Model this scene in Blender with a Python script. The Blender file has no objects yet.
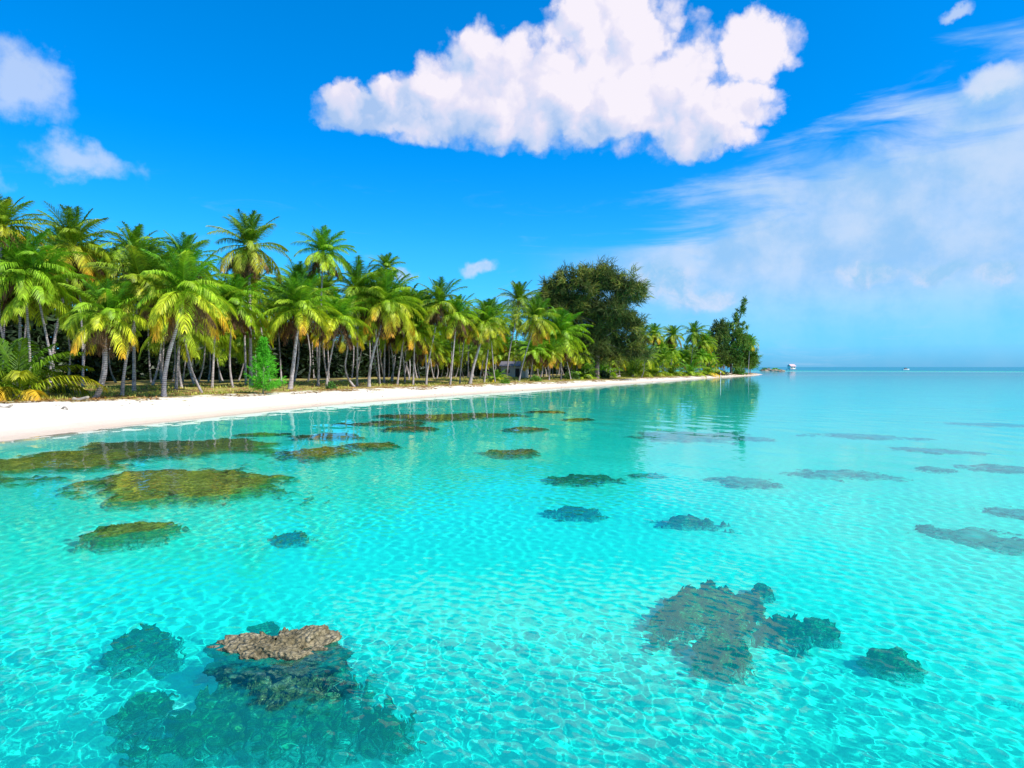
import bpy, math, random
import numpy as np
from mathutils import Vector
R = math.radians
sc = bpy.context.scene
col = sc.collection

# ------------------------------------------------------------------ camera
CAM_H = 3.5
FOC = 683.0                      # focal length in pixels at 1024 wide
PITCH = math.atan(17 / FOC)
cd = bpy.data.cameras.new('camera')
cam = bpy.data.objects.new('camera', cd)
col.objects.link(cam)
cam.location = (0, 0, CAM_H)
cam.rotation_euler = (R(90) - PITCH, 0, 0)
cd.sensor_width = 36
cd.lens = 36 * FOC / 1024
cd.clip_start = 0.1
cd.clip_end = 60000
sc.camera = cam

# ------------------------------------------------------------------ sun, exposure
SUN_EL, SUN_AZ = R(50), R(118)   # azimuth clockwise from +Y (the view direction): right, a little behind
sd = Vector((math.sin(SUN_AZ) * math.cos(SUN_EL), math.cos(SUN_AZ) * math.cos(SUN_EL), math.sin(SUN_EL)))
sl = bpy.data.lights.new('sun', 'SUN')
sl.energy = 4.8
sl.angle = R(0.5)
sl.color = (1.0, 0.955, 0.87)
sl.cycles.is_caustics_light = True
sun = bpy.data.objects.new('sun', sl)
col.objects.link(sun)
sun.rotation_euler = sd.to_track_quat('Z', 'Y').to_euler()
sc.view_settings.view_transform = 'Standard'
sc.view_settings.look = 'None'
sc.view_settings.exposure = 0.45
sc.view_settings.gamma = 1.0
sc.render.engine = 'CYCLES'
cy = sc.cycles
cy.max_bounces = 8
cy.diffuse_bounces = 3
cy.glossy_bounces = 3
cy.transmission_bounces = 4
cy.transparent_max_bounces = 8
cy.sample_clamp_indirect = 4
cy.sample_clamp_direct = 12
cy.use_denoising = True
try:
    cy.denoiser = 'OPENIMAGEDENOISE'
except Exception:
    pass


def pix_dir(px, py):
    u = (px - 512) / FOC
    v = (384 - py) / FOC
    c, s = math.cos(PITCH), math.sin(PITCH)
    return np.array([u, c + v * s, -s + v * c])


# ------------------------------------------------------------------ sky
class NT:
    """small helper around a node tree"""
    def __init__(self, tree):
        self.t = tree
        self.n = tree.nodes
        self.l = tree.links

    def node(self, typ, **kw):
        n = self.n.new(typ)
        for k, v in kw.items():
            setattr(n, k, v)
        return n

    def put(self, sock, v):
        if hasattr(v, 'is_linked') or isinstance(v, bpy.types.NodeSocket):
            self.l.new(v, sock)
        elif v is not None:
            if isinstance(v, (tuple, list)) and len(v) == 3 and sock.type == 'RGBA':
                v = tuple(v) + (1,)
            sock.default_value = v

    def m(self, op, a, b=None, c=None, clamp=False):
        n = self.node('ShaderNodeMath', operation=op)
        n.use_clamp = clamp
        self.put(n.inputs[0], a)
        if b is not None:
            self.put(n.inputs[1], b)
        if c is not None:
            self.put(n.inputs[2], c)
        return n.outputs[0]

    def vm(self, op, a, b=None):
        n = self.node('ShaderNodeVectorMath', operation=op)
        self.put(n.inputs[0], a)
        if b is not None:
            self.put(n.inputs[1], b)
        return n.outputs[0]

    def mix(self, f, a, b, blend='MIX'):
        n = self.node('ShaderNodeMix', data_type='RGBA', blend_type=blend)
        self.put(n.inputs[0], f)
        self.put(n.inputs[6], a)
        self.put(n.inputs[7], b)
        return n.outputs[2]

    def noise(self, vec=None, scale=1.0, detail=4, rough=0.5, dist=0.0, out=0):
        n = self.node('ShaderNodeTexNoise')
        if vec is not None:
            self.put(n.inputs['Vector'], vec)
        n.inputs['Scale'].default_value = scale
        n.inputs['Detail'].default_value = detail
        n.inputs['Roughness'].default_value = rough
        n.inputs['Distortion'].default_value = dist
        return n.outputs[out]

    def ss(self, x, a, b, to0=0.0, to1=1.0):
        n = self.node('ShaderNodeMapRange', interpolation_type='SMOOTHSTEP')
        self.put(n.inputs[0], x)
        for i, v in enumerate((a, b, to0, to1)):
            n.inputs[i + 1].default_value = v
        return n.outputs[0]

    def ramp(self, f, stops, interp='LINEAR'):
        n = self.node('ShaderNodeValToRGB')
        n.color_ramp.interpolation = interp
        el = n.color_ramp.elements
        while len(el) < len(stops):
            el.new(0.5)
        for e, (p, c) in zip(el, stops):
            e.position = p
            e.color = tuple(c) + (1,)
        self.put(n.inputs[0], f)
        return n.outputs[0]

    def attr(self, name, out='Fac'):
        n = self.node('ShaderNodeAttribute', attribute_name=name)
        return n.outputs[out]


def azel(px, py):
    d = pix_dir(px, py)
    d = d / np.linalg.norm(d)
    return math.degrees(math.atan2(d[0], d[1])), math.degrees(math.asin(d[2]))


world = bpy.data.worlds.new('World')
sc.world = world
world.use_nodes = True
W = NT(world.node_tree)
for n in list(W.n):
    W.n.remove(n)
w_out = W.node('ShaderNodeOutputWorld')
w_bg = W.node('ShaderNodeBackground')
W.l.new(w_bg.outputs[0], w_out.inputs[0])
SKY_STRENGTH = 0.097
w_bg.inputs[1].default_value = SKY_STRENGTH
sky = W.node('ShaderNodeTexSky', sky_type='NISHITA')
sky.sun_disc = False
sky.sun_elevation = SUN_EL
sky.sun_rotation = SUN_AZ
sky.air_density = 1.2
sky.dust_density = 0.2
sky.ozone_density = 4.0
tc = W.node('ShaderNodeTexCoord').outputs['Generated']
sep = W.node('ShaderNodeSeparateXYZ')
W.l.new(tc, sep.inputs[0])
sx, sy, sz = sep.outputs
AZ = W.m('MULTIPLY', W.m('ARCTAN2', sx, sy), 57.2958)
EL = W.m('MULTIPLY', W.m('ARCSINE', sz), 57.2958)
hsv = W.node('ShaderNodeHueSaturation')
hsv.inputs['Saturation'].default_value = 1.55
hsv.inputs['Hue'].default_value = 0.487
W.l.new(sky.outputs[0], hsv.inputs['Color'])
# tropical air: the deep cyan-blue of the photograph, strongest low down
tint = W.ramp(W.m('DIVIDE', EL, 32.0, clamp=True),
              [(0.0, (0.13, 0.78, 2.7)), (0.05, (0.17, 0.84, 2.1)), (0.12, (0.24, 0.90, 1.7)), (0.3, (0.28, 1.02, 1.5)), (0.6, (0.12, 1.10, 1.58)), (1.0, (0.05, 1.21, 1.62))])
skyc = W.mix(1.0, hsv.outputs[0], tint, 'MULTIPLY')

wn = W.node('ShaderNodeCombineXYZ')
W.put(wn.inputs[0], AZ)
W.put(wn.inputs[1], EL)
P2 = wn.outputs[0]
# warped coordinates (degrees)
w1 = W.vm('SUBTRACT', W.noise(P2, 0.28, 6, 0.6, out=1), (0.5, 0.5, 0.5))
w1s = W.node('ShaderNodeVectorMath', operation='SCALE')
W.l.new(w1, w1s.inputs[0])
w1s.inputs['Scale'].default_value = 3.4
PW = W.vm('ADD', P2, w1s.outputs[0])
sp = W.node('ShaderNodeSeparateXYZ')
W.l.new(PW, sp.inputs[0])
WA, WE = sp.outputs[0], sp.outputs[1]
fbm = W.m('SUBTRACT', W.noise(P2, 0.40, 9, 0.56), 0.5)


def puffs(lst):
    """union of soft ellipses given as (px, py, rx, ry) of the photo, turned into sky angles"""
    acc = None
    for (px, py, rx, ry) in lst:
        a, e = azel(px, py)
        a2, _ = azel(px + rx, py)
        _, e2 = azel(px, py - ry)
        ra, re = abs(a2 - a), abs(e2 - e)
        dx = W.m('MULTIPLY', W.m('SUBTRACT', WA, a), 1 / ra)
        dy = W.m('MULTIPLY', W.m('SUBTRACT', WE, e), 1 / re)
        d = W.m('SUBTRACT', 1.0, W.m('SQRT', W.m('ADD', W.m('MULTIPLY', dx, dx), W.m('MULTIPLY', dy, dy))))
        acc = d if acc is None else W.m('MAXIMUM', acc, d)
    return acc


big = puffs([(362, 112, 48, 30), (430, 108, 62, 42), (490, 92, 82, 70), (560, 100, 105, 62), (620, 66, 80, 88), (655, 98, 95, 66),
             (700, 130, 70, 26), (757, 48, 46, 48), (738, 105, 52, 30), (600, 20, 60, 40)])
vor = W.node('ShaderNodeTexVoronoi', feature='F1')
vor.inputs['Scale'].default_value = 0.30
vor.inputs['Detail'].default_value = 2.0
vor.inputs['Roughness'].default_value = 0.5
W.l.new(PW, vor.inputs['Vector'])
bil = W.m('SUBTRACT', 0.68, vor.outputs['Distance'])
bd = W.m('ADD', W.m('ADD', big, W.m('MULTIPLY', fbm, 0.55)), W.m('MULTIPLY', bil, 0.50))
# flat condensation base, a little higher towards the left
ba0, be0 = azel(360, 134)
ba1, be1 = azel(720, 166)
base_el = W.m('ADD', be0, W.m('MULTIPLY', W.m('SUBTRACT', AZ, ba0), (be1 - be0) / (ba1 - ba0)))
under = W.m('MAXIMUM', W.m('SUBTRACT', base_el, EL), 0.0)
bd = W.m('ADD', W.m('SUBTRACT', bd, W.m('MULTIPLY', under, 0.38)), 0.16)
bmask = W.ss(bd, -0.02, 0.36)
small = puffs([(25, 78, 62, 48), (82, 162, 66, 24), (1003, 78, 40, 24), (955, 8, 26, 9), (-30, 170, 50, 30)])
sdn = W.m('ADD', small, W.m('MULTIPLY', fbm, 1.7))
smask = W.m('MULTIPLY', W.ss(sdn, 0.0, 0.75), 0.68)
low = puffs([(998, 82, 36, 22), (872, 276, 48, 15), (935, 272, 40, 13), (665, 283, 45, 26), (700, 300, 50, 16), (1000, 275, 30, 14), (480, 268, 18, 9), (398, 272, 22, 9),
             (560, 300, 60, 14)])
ldn = W.m('ADD', low, W.m('MULTIPLY', fbm, 1.0))
lmask = W.m('MULTIPLY', W.ss(ldn, -0.1, 0.6), 0.80)
# cirrus veil over the right side: everything under a slanting line
stv = W.node('ShaderNodeMapping')
stv.inputs['Rotation'].default_value = (0, 0, R(-22))
stv.inputs['Scale'].default_value = (0.06, 0.30, 1)
W.l.new(P2, stv.inputs[0])
streak = W.m('SUBTRACT', W.noise(stv.outputs[0], 1.3, 7, 0.6, 0.5), 0.5)
line = W.m('SUBTRACT', W.m('ADD', 13.6, W.m('MULTIPLY', W.m('SUBTRACT', AZ, 15.0), 0.34)), EL)
vraw = W.ss(W.m('ADD', line, W.m('MULTIPLY', streak, 16.0)), -1.2, 4.5)
vside = W.ss(AZ, 0.0, 15.0)
vlow = W.ss(EL, 1.0, 8.5, 0.18, 1.0)
veil = W.m('MULTIPLY', W.m('MULTIPLY', vraw, vside), vlow)
veil = W.m('MULTIPLY', veil, W.ss(W.noise(P2, 0.12, 5, 0.55), 0.2, 0.6, 0.72, 0.95))
# wisps elsewhere
wis = W.m('MULTIPLY', W.ss(W.noise(stv.outputs[0], 2.1, 8, 0.65, 1.0), 0.55, 0.8), W.ss(EL, 4.0, 17.0, 0.42, 0.0))
c1 = W.mix(veil, skyc, W.mix(W.ss(W.noise(P2, 0.16, 6, 0.6), 0.35, 0.65), (2.5, 4.5, 7.1), (4.3, 5.5, 7.3)))
c1 = W.mix(wis, c1, (3.6, 5.2, 7.2))
shade_n = W.ss(W.noise(PW, 0.33, 6, 0.6), 0.35, 0.68)
c1 = W.mix(lmask, c1, W.mix(shade_n, (2.3, 4.6, 7.0), (5.4, 5.9, 7.3)))
c1 = W.mix(smask, c1, (5.0, 5.8, 7.2))
# body shading of the big cumulus: brighter heads facing the sun at upper right, blue-grey hollows and base
off = W.node('ShaderNodeVectorMath', operation='ADD')
W.l.new(PW, off.inputs[0])
off.inputs[1].default_value = (1.1, 1.3, 0)
vor2 = W.node('ShaderNodeTexVoronoi', feature='F1')
for k_, v_ in (('Scale', 0.30), ('Detail', 2.0), ('Roughness', 0.5)):
    vor2.inputs[k_].default_value = v_
W.l.new(off.outputs[0], vor2.inputs['Vector'])
rel = W.m('ADD', W.m('SUBTRACT', W.noise(PW, 0.20, 3, 0.5), W.noise(off.outputs[0], 0.20, 3, 0.5)),
          W.m('MULTIPLY', W.m('SUBTRACT', vor2.outputs['Distance'], vor.outputs['Distance']), 0.45))
base_a, base_e = azel(560, 165)
hgt = W.m('DIVIDE', W.m('SUBTRACT', W.m('MINIMUM', EL, W.m('ADD', base_el, 5.5)), W.m('ADD', base_el, 2.2)), 7.0)
lit = W.m('ADD', W.m('ADD', W.m('MULTIPLY', rel, 1.7), W.m('MULTIPLY', hgt, 1.15)), 0.44)
lit = W.m('ADD', lit, W.m('MULTIPLY', W.m('SUBTRACT', AZ, 4.0), 0.012), clamp=True)
bc = W.ramp(lit, [(0.0, (3.0, 4.3, 6.7)), (0.35, (4.5, 5.2, 7.0)), (0.7, (5.9, 5.8, 7.1)), (1.0, (7.1, 6.7, 7.4))])
c1 = W.mix(bmask, c1, bc)
W.l.new(c1, w_bg.inputs[0])
world.cycles.sampling_method = 'MANUAL'
world.cycles.sample_map_resolution = 512


# ------------------------------------------------------------------ numpy noise
_rs = np.random.RandomState(7)
_perm = _rs.permutation(4096)
_val = _rs.uniform(-1, 1, 4096)


def vnoise(x, y, z=None):
    x = np.asarray(x, float)
    y = np.asarray(y, float)
    z = np.zeros_like(x) if z is None else np.asarray(z, float)
    xi, yi, zi = np.floor(x).astype(int), np.floor(y).astype(int), np.floor(z).astype(int)
    fx, fy, fz = x - xi, y - yi, z - zi
    fx, fy, fz = [f * f * f * (f * (f * 6 - 15) + 10) for f in (fx, fy, fz)]

    def h(a, b, c):
        return _val[_perm[(_perm[(_perm[a & 4095] + b) & 4095] + c) & 4095]]
    r = 0
    for dz, wz in ((0, 1 - fz), (1, fz)):
        for dy, wy in ((0, 1 - fy), (1, fy)):
            for dx, wx in ((0, 1 - fx), (1, fx)):
                r = r + h(xi + dx, yi + dy, zi + dz) * wx * wy * wz
    return r


def fbm_np(x, y, z=None, octaves=4, gain=0.5, lac=2.03):
    a, s = 1.0, 0
    x = np.asarray(x, float)
    y = np.asarray(y, float)
    z = np.zeros_like(x) if z is None else np.asarray(z, float)
    for i in range(octaves):
        s = s + a * vnoise(x + 17.3 * i, y - 9.1 * i, z + 3.7 * i)
        x, y, z = x * lac, y * lac, z * lac
        a *= gain
    return s


def worley(x, y, z=None):
    x = np.asarray(x, float)
    y = np.asarray(y, float)
    xi, yi = np.floor(x).astype(int), np.floor(y).astype(int)
    best = np.full(x.shape, 9.0)
    for dx in (-1, 0, 1):
        for dy in (-1, 0, 1):
            cx, cy_ = xi + dx, yi + dy
            h1 = _perm[(_perm[cx & 4095] + cy_) & 4095]
            h2 = _perm[(h1 + 77) & 4095]
            px_, py_ = cx + h1 / 4096.0, cy_ + h2 / 4096.0
            best = np.minimum(best, (px_ - x) ** 2 + (py_ - y) ** 2)
    return np.sqrt(best)


def sstep(x, a, b):
    t = np.clip((x - a) / (b - a), 0, 1)
    return t * t * (3 - 2 * t)


# ------------------------------------------------------------------ terrain function
def water_pt(px, py, z=0.0):
    d = pix_dir(px, py)
    t = (z - CAM_H) / d[2]
    return np.array([d[0] * t, d[1] * t])


shore_px = [(0, 441), (60, 434), (130, 425), (200, 418), (260, 411.5), (330, 404.5), (400, 399), (450, 395.5), (500, 392), (560, 388),
            (620, 384), (680, 380), (720, 377.6), (757, 375.4)]
shore = [(-400, -150), (-160, -50), (-70, -2), (-40, 17)] + [tuple(water_pt(*p)) for p in shore_px]
shore_n = len(shore)
shore += [(118, 322), (112, 345), (60, 400), (-80, 480), (-400, 520), (-900, 300)]
POLY = np.array(shore, float)


def signed_dist(x, y):
    """positive inland"""
    x = np.asarray(x, float)
    y = np.asarray(y, float)
    best = np.full(x.shape, 1e12)
    inside = np.zeros(x.shape, bool)
    n = len(POLY)
    for i in range(n):
        ax, ay = POLY[i]
        bx, by = POLY[(i + 1) % n]
        dx, dy = bx - ax, by - ay
        t = np.clip(((x - ax) * dx + (y - ay) * dy) / (dx * dx + dy * dy), 0, 1)
        d2 = (x - ax - t * dx) ** 2 + (y - ay - t * dy) ** 2
        best = np.minimum(best, d2)
        c = ((ay > y) != (by > y))
        with np.errstate(divide='ignore', invalid='ignore'):
            xx = dx * (y - ay) / (dy if dy != 0 else 1e-9) + ax
        inside ^= c & (x < xx)
    d = np.sqrt(best)
    return np.where(inside, d, -d)


def beach_w(y):
    return np.interp(y, [20, 32, 45, 55, 85, 150, 300], [20, 19, 12, 8.5, 6.5, 5, 4])


def terrain(x, y, sdist=None):
    x = np.asarray(x, float)
    y = np.asarray(y, float)
    s = signed_dist(x, y) if sdist is None else sdist
    s = s + 0.35 * vnoise(x * 0.12, y * 0.12) * sstep(np.abs(s), 0, 2)
    w = beach_w(y)
    hb = np.interp(y, [40, 80, 150, 300], [1.15, 1.0, 0.8, 0.6])
    hi = np.interp(y, [40, 100, 150, 300], [0.5, 0.5, 0.35, 0.2])
    t = np.clip(s / w, 0, 1)
    land = hb * (1 - (1 - t) ** 1.7) + hi * sstep(s - w, 0, 15)
    land = land + (0.05 * fbm_np(x * 0.35, y * 0.35, octaves=3)) * sstep(s, 0.6, 3)
    land = land + 0.16 * vnoise(x * 0.15, y * 0.15) * sstep(s - w, 0, 6)
    dd = -s
    deep = 1.38 * (1 - np.exp(-np.maximum(dd, 0) / 8.0))
    deep = deep + 0.10 * fbm_np(x * 0.09, y * 0.09, octaves=3) * sstep(dd, 1, 8) + 0.012 * vnoise(x * 2.1, y * 2.1) * sstep(dd, 0.5, 3)
    r = np.hypot(x, y)
    deep = deep + 9.0 * sstep(r, 480, 900)
    # shallow bar running out from the point
    bar = np.exp(-((y - 300 - 0.02 * (x - 110)) / 42.0) ** 2) * sstep(x, 60, 110)
    deep = deep * (1 - 0.90 * bar * (1 - 0.3 * sstep(x, 150, 350)))
    return np.where(s > 0, land, -deep)


def tz(x, y):
    return float(terrain(np.array([x]), np.array([y]))[0])


def ground_hit(px, py, ymax=420):
    """where the ray of a photo pixel meets the land"""
    d = pix_dir(px, py)
    d = d / d[1]
    ys = np.arange(8, ymax, 0.25)
    X, Y, Z = d[0] * ys, ys, CAM_H + d[2] * ys
    T = np.maximum(terrain(X, Y), 0)
    i = np.argmax(Z <= T)
    if Z[i] > T[i]:
        i = len(ys) - 1
    return X[i], Y[i], max(T[i], 0)


# ------------------------------------------------------------------ mesh helpers
def mesh_np(name, V, F, mat, attrs=None, smooth=False):
    """V (n,3), F (m,4) or list of such arrays; attrs {name: per-vertex float array or (n,3) colour}"""
    me = bpy.data.meshes.new(name)
    V = np.ascontiguousarray(V, dtype=np.float32)
    F = np.ascontiguousarray(F, dtype=np.int32)
    k = F.shape[1]
    me.vertices.add(len(V))
    me.vertices.foreach_set('co', V.ravel())
    me.loops.add(F.size)
    me.loops.foreach_set('vertex_index', F.ravel())
    me.polygons.add(len(F))
    me.polygons.foreach_set('loop_start', np.arange(len(F), dtype=np.int32) * k)
    me.update(calc_edges=True)
    me.polygons.foreach_set('use_smooth', np.full(len(F), smooth, bool))
    if attrs:
        for an, av in attrs.items():
            av = np.asarray(av, np.float32)
            if av.ndim == 1:
                a = me.attributes.new(an, 'FLOAT', 'POINT')
                a.data.foreach_set('value', av)
            else:
                a = me.attributes.new(an, 'FLOAT_COLOR', 'POINT')
                a.data.foreach_set('color', np.concatenate([av, np.ones((len(av), 1))], 1).astype(np.float32).ravel())
    me.materials.append(mat)
    return me


def link(name, me, parent=None, loc=None):
    o = bpy.data.objects.new(name, me)
    col.objects.link(o)
    if parent is not None:
        o.parent = parent
    if loc is not None:
        o.location = loc
    return o


def tag(o, label=None, cat=None, group=None, kind=None):
    if label: o['label'] = label
    if cat: o['category'] = cat
    if group: o['group'] = group
    if kind: o['kind'] = kind
    return o


class MB:
    """collects quads (tris repeat an index-free 4th via degenerate-free split) into one mesh"""
    def __init__(self):
        self.V, self.F, self.C, self.n = [], [], [], 0

    def add(self, V, F, c=(1, 1, 1)):
        V = np.asarray(V, float)
        F = np.asarray(F, int)
        self.V.append(V)
        self.F.append(F + self.n)
        c = np.asarray(c, float)
        if c.ndim == 1:
            c = np.tile(c, (len(V), 1))
        self.C.append(c)
        self.n += len(V)

    def box(self, c, s, colr=(1, 1, 1), rz=0.0, ry=0.0):
        hx, hy, hz = s[0] / 2, s[1] / 2, s[2] / 2
        P = np.array([(x, y, z) for z in (-hz, hz) for (x, y) in ((-hx, -hy), (hx, -hy), (hx, hy), (-hx, hy))], float)
        if ry:
            ca, sa = math.cos(ry), math.sin(ry)
            P = P @ np.array([[ca, 0, -sa], [0, 1, 0], [sa, 0, ca]])
        if rz:
            ca, sa = math.cos(rz), math.sin(rz)
            P = P @ np.array([[ca, sa, 0], [-sa, ca, 0], [0, 0, 1]])
        self.add(P + np.array(c), [(0, 3, 2, 1), (4, 5, 6, 7), (0, 1, 5, 4), (1, 2, 6, 5), (2, 3, 7, 6), (3, 0, 4, 7)], colr)

    def tube(self, pts, rad, seg=8, colr=(1, 1, 1), wob=0.0, cap=True):
        pts = np.asarray(pts, float)
        n = len(pts)
        rad = np.broadcast_to(np.asarray(rad, float), (n,))
        t = np.gradient(pts, axis=0)
        t /= np.linalg.norm(t, axis=1)[:, None] + 1e-9
        up = np.array([0, 0, 1.0]) if abs(t[0][2]) < 0.8 else np.array([0, 1.0, 0])
        a = np.cross(t, up)
        a /= np.linalg.norm(a, axis=1)[:, None] + 1e-9
        b = np.cross(t, a)
        th = np.linspace(0, 2 * np.pi, seg, endpoint=False)
        rr = rad[:, None] * np.ones(seg)[None]
        if wob:
            rr = rr * (1 + wob * vnoise(pts[:, 0:1] * 3 + np.cos(th) * 1.7, pts[:, 2:3] * 2 + np.sin(th) * 1.7))
        V = pts[:, None] + rr[..., None] * (np.cos(th)[None, :, None] * a[:, None] + np.sin(th)[None, :, None] * b[:, None])
        V = V.reshape(-1, 3)
        i = np.arange(n - 1)[:, None] * seg
        j = np.arange(seg)[None]
        k = (j + 1) % seg
        F = np.stack([i + j, i + k, i + seg + k, i + seg + j], -1).reshape(-1, 4)
        if cap and seg % 2 == 0:
            fs = []
            for base in (0, (n - 1) * seg):
                for q in range(seg // 2 - 1):
                    fs.append((base + q, base + q + 1, base + seg - 2 - q, base + seg - 1 - q))
            F = np.concatenate([F, np.array(fs)])
        self.add(V, F, colr)

    def mesh(self, name, mat, smooth=False):
        return mesh_np(name, np.concatenate(self.V), np.concatenate(self.F), mat, {'tint': np.concatenate(self.C)}, smooth)


def material(name):
    m = bpy.data.materials.new(name)
    m.use_nodes = True
    t = NT(m.node_tree)
    b = t.n['Principled BSDF']
    return m, t, b


# ------------------------------------------------------------------ materials
def mat_ground():
    m, t, b = material('coral_sand')
    g = t.node('ShaderNodeNewGeometry').outputs['Position']
    sp = t.node('ShaderNodeSeparateXYZ')
    t.l.new(g, sp.inputs[0])
    z = sp.outputs[2]
    veg = t.attr('veg')
    n1 = t.noise(g, 0.9, 6, 0.6)
    n2 = t.noise(g, 7.0, 5, 0.65)
    n3 = t.noise(g, 0.22, 4, 0.5)
    dry = t.ramp(n2, [(0.25, (0.60, 0.53, 0.43)), (0.75, (0.80, 0.74, 0.64))])
    wet = t.ramp(n2, [(0.25, (0.60, 0.46, 0.36)), (0.75, (0.68, 0.55, 0.44))])
    zz = t.m('ADD', z, t.m('MULTIPLY', t.m('SUBTRACT', n1, 0.5), 0.10))
    base = t.mix(t.ss(zz, 0.20, 0.36), wet, dry)
    under = t.ramp(n3, [(0.3, (0.82, 0.79, 0.68)), (0.7, (0.92, 0.89, 0.80))])
    base = t.mix(t.ss(z, -0.22, -0.02), under, base)
    # faint wrack lines and footprints
    mp = t.node('ShaderNodeMapping')
    mp.inputs['Rotation'].default_value = (0, 0, R(-64))
    mp.inputs['Scale'].default_value = (0.12, 1.0, 1)
    t.l.new(g, mp.inputs[0])
    wr = t.m('MULTIPLY', t.ss(t.noise(mp.outputs[0], 1.3, 6, 0.7, 0.4), 0.62, 0.74), t.ss(zz, 0.5, 0.9))
    base = t.mix(t.m('MULTIPLY', wr, 0.30), base, (0.50, 0.38, 0.24))
    # forest floor: dry litter, thin grass, sand showing through
    fl = t.ramp(n1, [(0.30, (0.14, 0.075, 0.035)), (0.46, (0.32, 0.19, 0.07)), (0.56, (0.26, 0.27, 0.05)), (0.72, (0.50, 0.38, 0.17))])
    fl = t.mix(t.ss(n2, 0.58, 0.72), fl, (0.50, 0.40, 0.28))
    vf = t.ss(t.m('ADD', veg, t.m('MULTIPLY', t.m('SUBTRACT', t.noise(g, 0.55, 7, 0.7), 0.5), 15.0)), -2.4, -0.4)
    base = t.mix(vf, base, fl)
    t.put(b.inputs['Base Color'], base)
    t.put(b.inputs['Roughness'], t.mix(t.ss(zz, 0.06, 0.22), (0.35,) * 3, (0.95,) * 3))
    b.inputs['Specular IOR Level'].default_value = 0.25
    bump = t.node('ShaderNodeBump')
    bump.inputs['Strength'].default_value = 0.5
    bump.inputs['Distance'].default_value = 0.10
    t.put(bump.inputs['Height'], t.m('ADD', t.m('MULTIPLY', n2, 0.35), t.m('MULTIPLY', t.noise(g, 2.2, 4, 0.6), 0.9)))
    t.l.new(bump.outputs[0], b.inputs['Normal'])
    return m


def mat_water():
    m = bpy.data.materials.new('lagoon_water')
    m.use_nodes = True
    t = NT(m.node_tree)
    for n in list(t.n):
        t.n.remove(n)
    out = t.node('ShaderNodeOutputMaterial')
    dep = t.attr('depth')
    # Beer's law for one pass through the real water depth under each point
    cols = []
    for k in (1.7, 0.030, 0.085):
        cols.append(t.m('POWER', 2.71828, t.m('MULTIPLY', dep, -k)))
    cc = t.node('ShaderNodeCombineColor')
    for i in range(3):
        t.l.new(cols[i], cc.inputs[i])
    refr = t.node('ShaderNodeBsdfRefraction')
    refr.inputs['IOR'].default_value = 1.33
    refr.inputs['Roughness'].default_value = 0.0
    t.l.new(cc.outputs[0], refr.inputs['Color'])
    gl = t.node('ShaderNodeBsdfGlossy')
    gl.inputs['Roughness'].default_value = 0.0
    t.put(gl.inputs['Roughness'], t.attr('chop'))
    fr = t.node('ShaderNodeFresnel')
    fr.inputs['IOR'].default_value = 1.33
    mx = t.node('ShaderNodeMixShader')
    # the open sea outside the lagoon is ruffled: its facets mirror far less at a low angle than a flat sheet
    t.put(mx.inputs[0], t.m('MULTIPLY', fr.outputs[0], t.ss(t.attr('chop'), 0.08, 0.3, 1.0, 0.22)))
    # light scattered back by the water body itself, growing with depth
    body = t.node('ShaderNodeBsdfDiffuse')
    t.put(body.inputs['Color'], t.mix(t.ss(dep, 2.0, 8.0), (0.02, 0.80, 0.70), (0.01, 0.26, 0.46)))
    sc_ = t.node('ShaderNodeMixShader')
    t.put(sc_.inputs[0], t.m('SUBTRACT', 1.0, t.m('POWER', 2.71828, t.m('MULTIPLY', dep, -0.09))))
    t.l.new(refr.outputs[0], sc_.inputs[1])
    t.l.new(body.outputs[0], sc_.inputs[2])
    t.l.new(sc_.outputs[0], mx.inputs[1])
    t.l.new(gl.outputs[0], mx.inputs[2])
    t.l.new(mx.outputs[0], out.inputs[0])
    return m


def mat_leaf(name, transl=0.35, rough=0.45, spec=0.4):
    m, t, b = material(name)
    c = t.attr('tint', 'Color')
    g = t.node('ShaderNodeNewGeometry').outputs['Position']
    n = t.noise(g, 1.6, 3, 0.6)
    n = t.ss(n, 0.3, 0.7, 0.72, 1.25)
    cc = t.mix(1.0, c, n, 'MULTIPLY')
    oi = t.node('ShaderNodeObjectInfo').outputs['Random']
    hs = t.node('ShaderNodeHueSaturation')
    t.put(hs.inputs['Hue'], t.ss(oi, 0, 1, 0.488, 0.508))
    t.put(hs.inputs['Value'], t.ss(oi, 0, 1, 0.82, 1.15))
    t.l.new(cc, hs.inputs['Color'])
    cc = hs.outputs[0]
    t.put(b.inputs['Base Color'], cc)
    b.inputs['Roughness'].default_value = rough
    b.inputs['Specular IOR Level'].default_value = spec
    tr = t.node('ShaderNodeBsdfTranslucent')
    t.l.new(t.mix(1.0, cc, (1.15, 1.2, 0.6), 'MULTIPLY'), tr.inputs['Color'])
    mx = t.node('ShaderNodeMixShader')
    mx.inputs[0].default_value = transl
    t.l.new(b.outputs[0], mx.inputs[1])
    t.l.new(tr.outputs[0], mx.inputs[2])
    t.l.new(mx.outputs[0], t.n['Material Output'].inputs[0])
    return m


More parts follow.
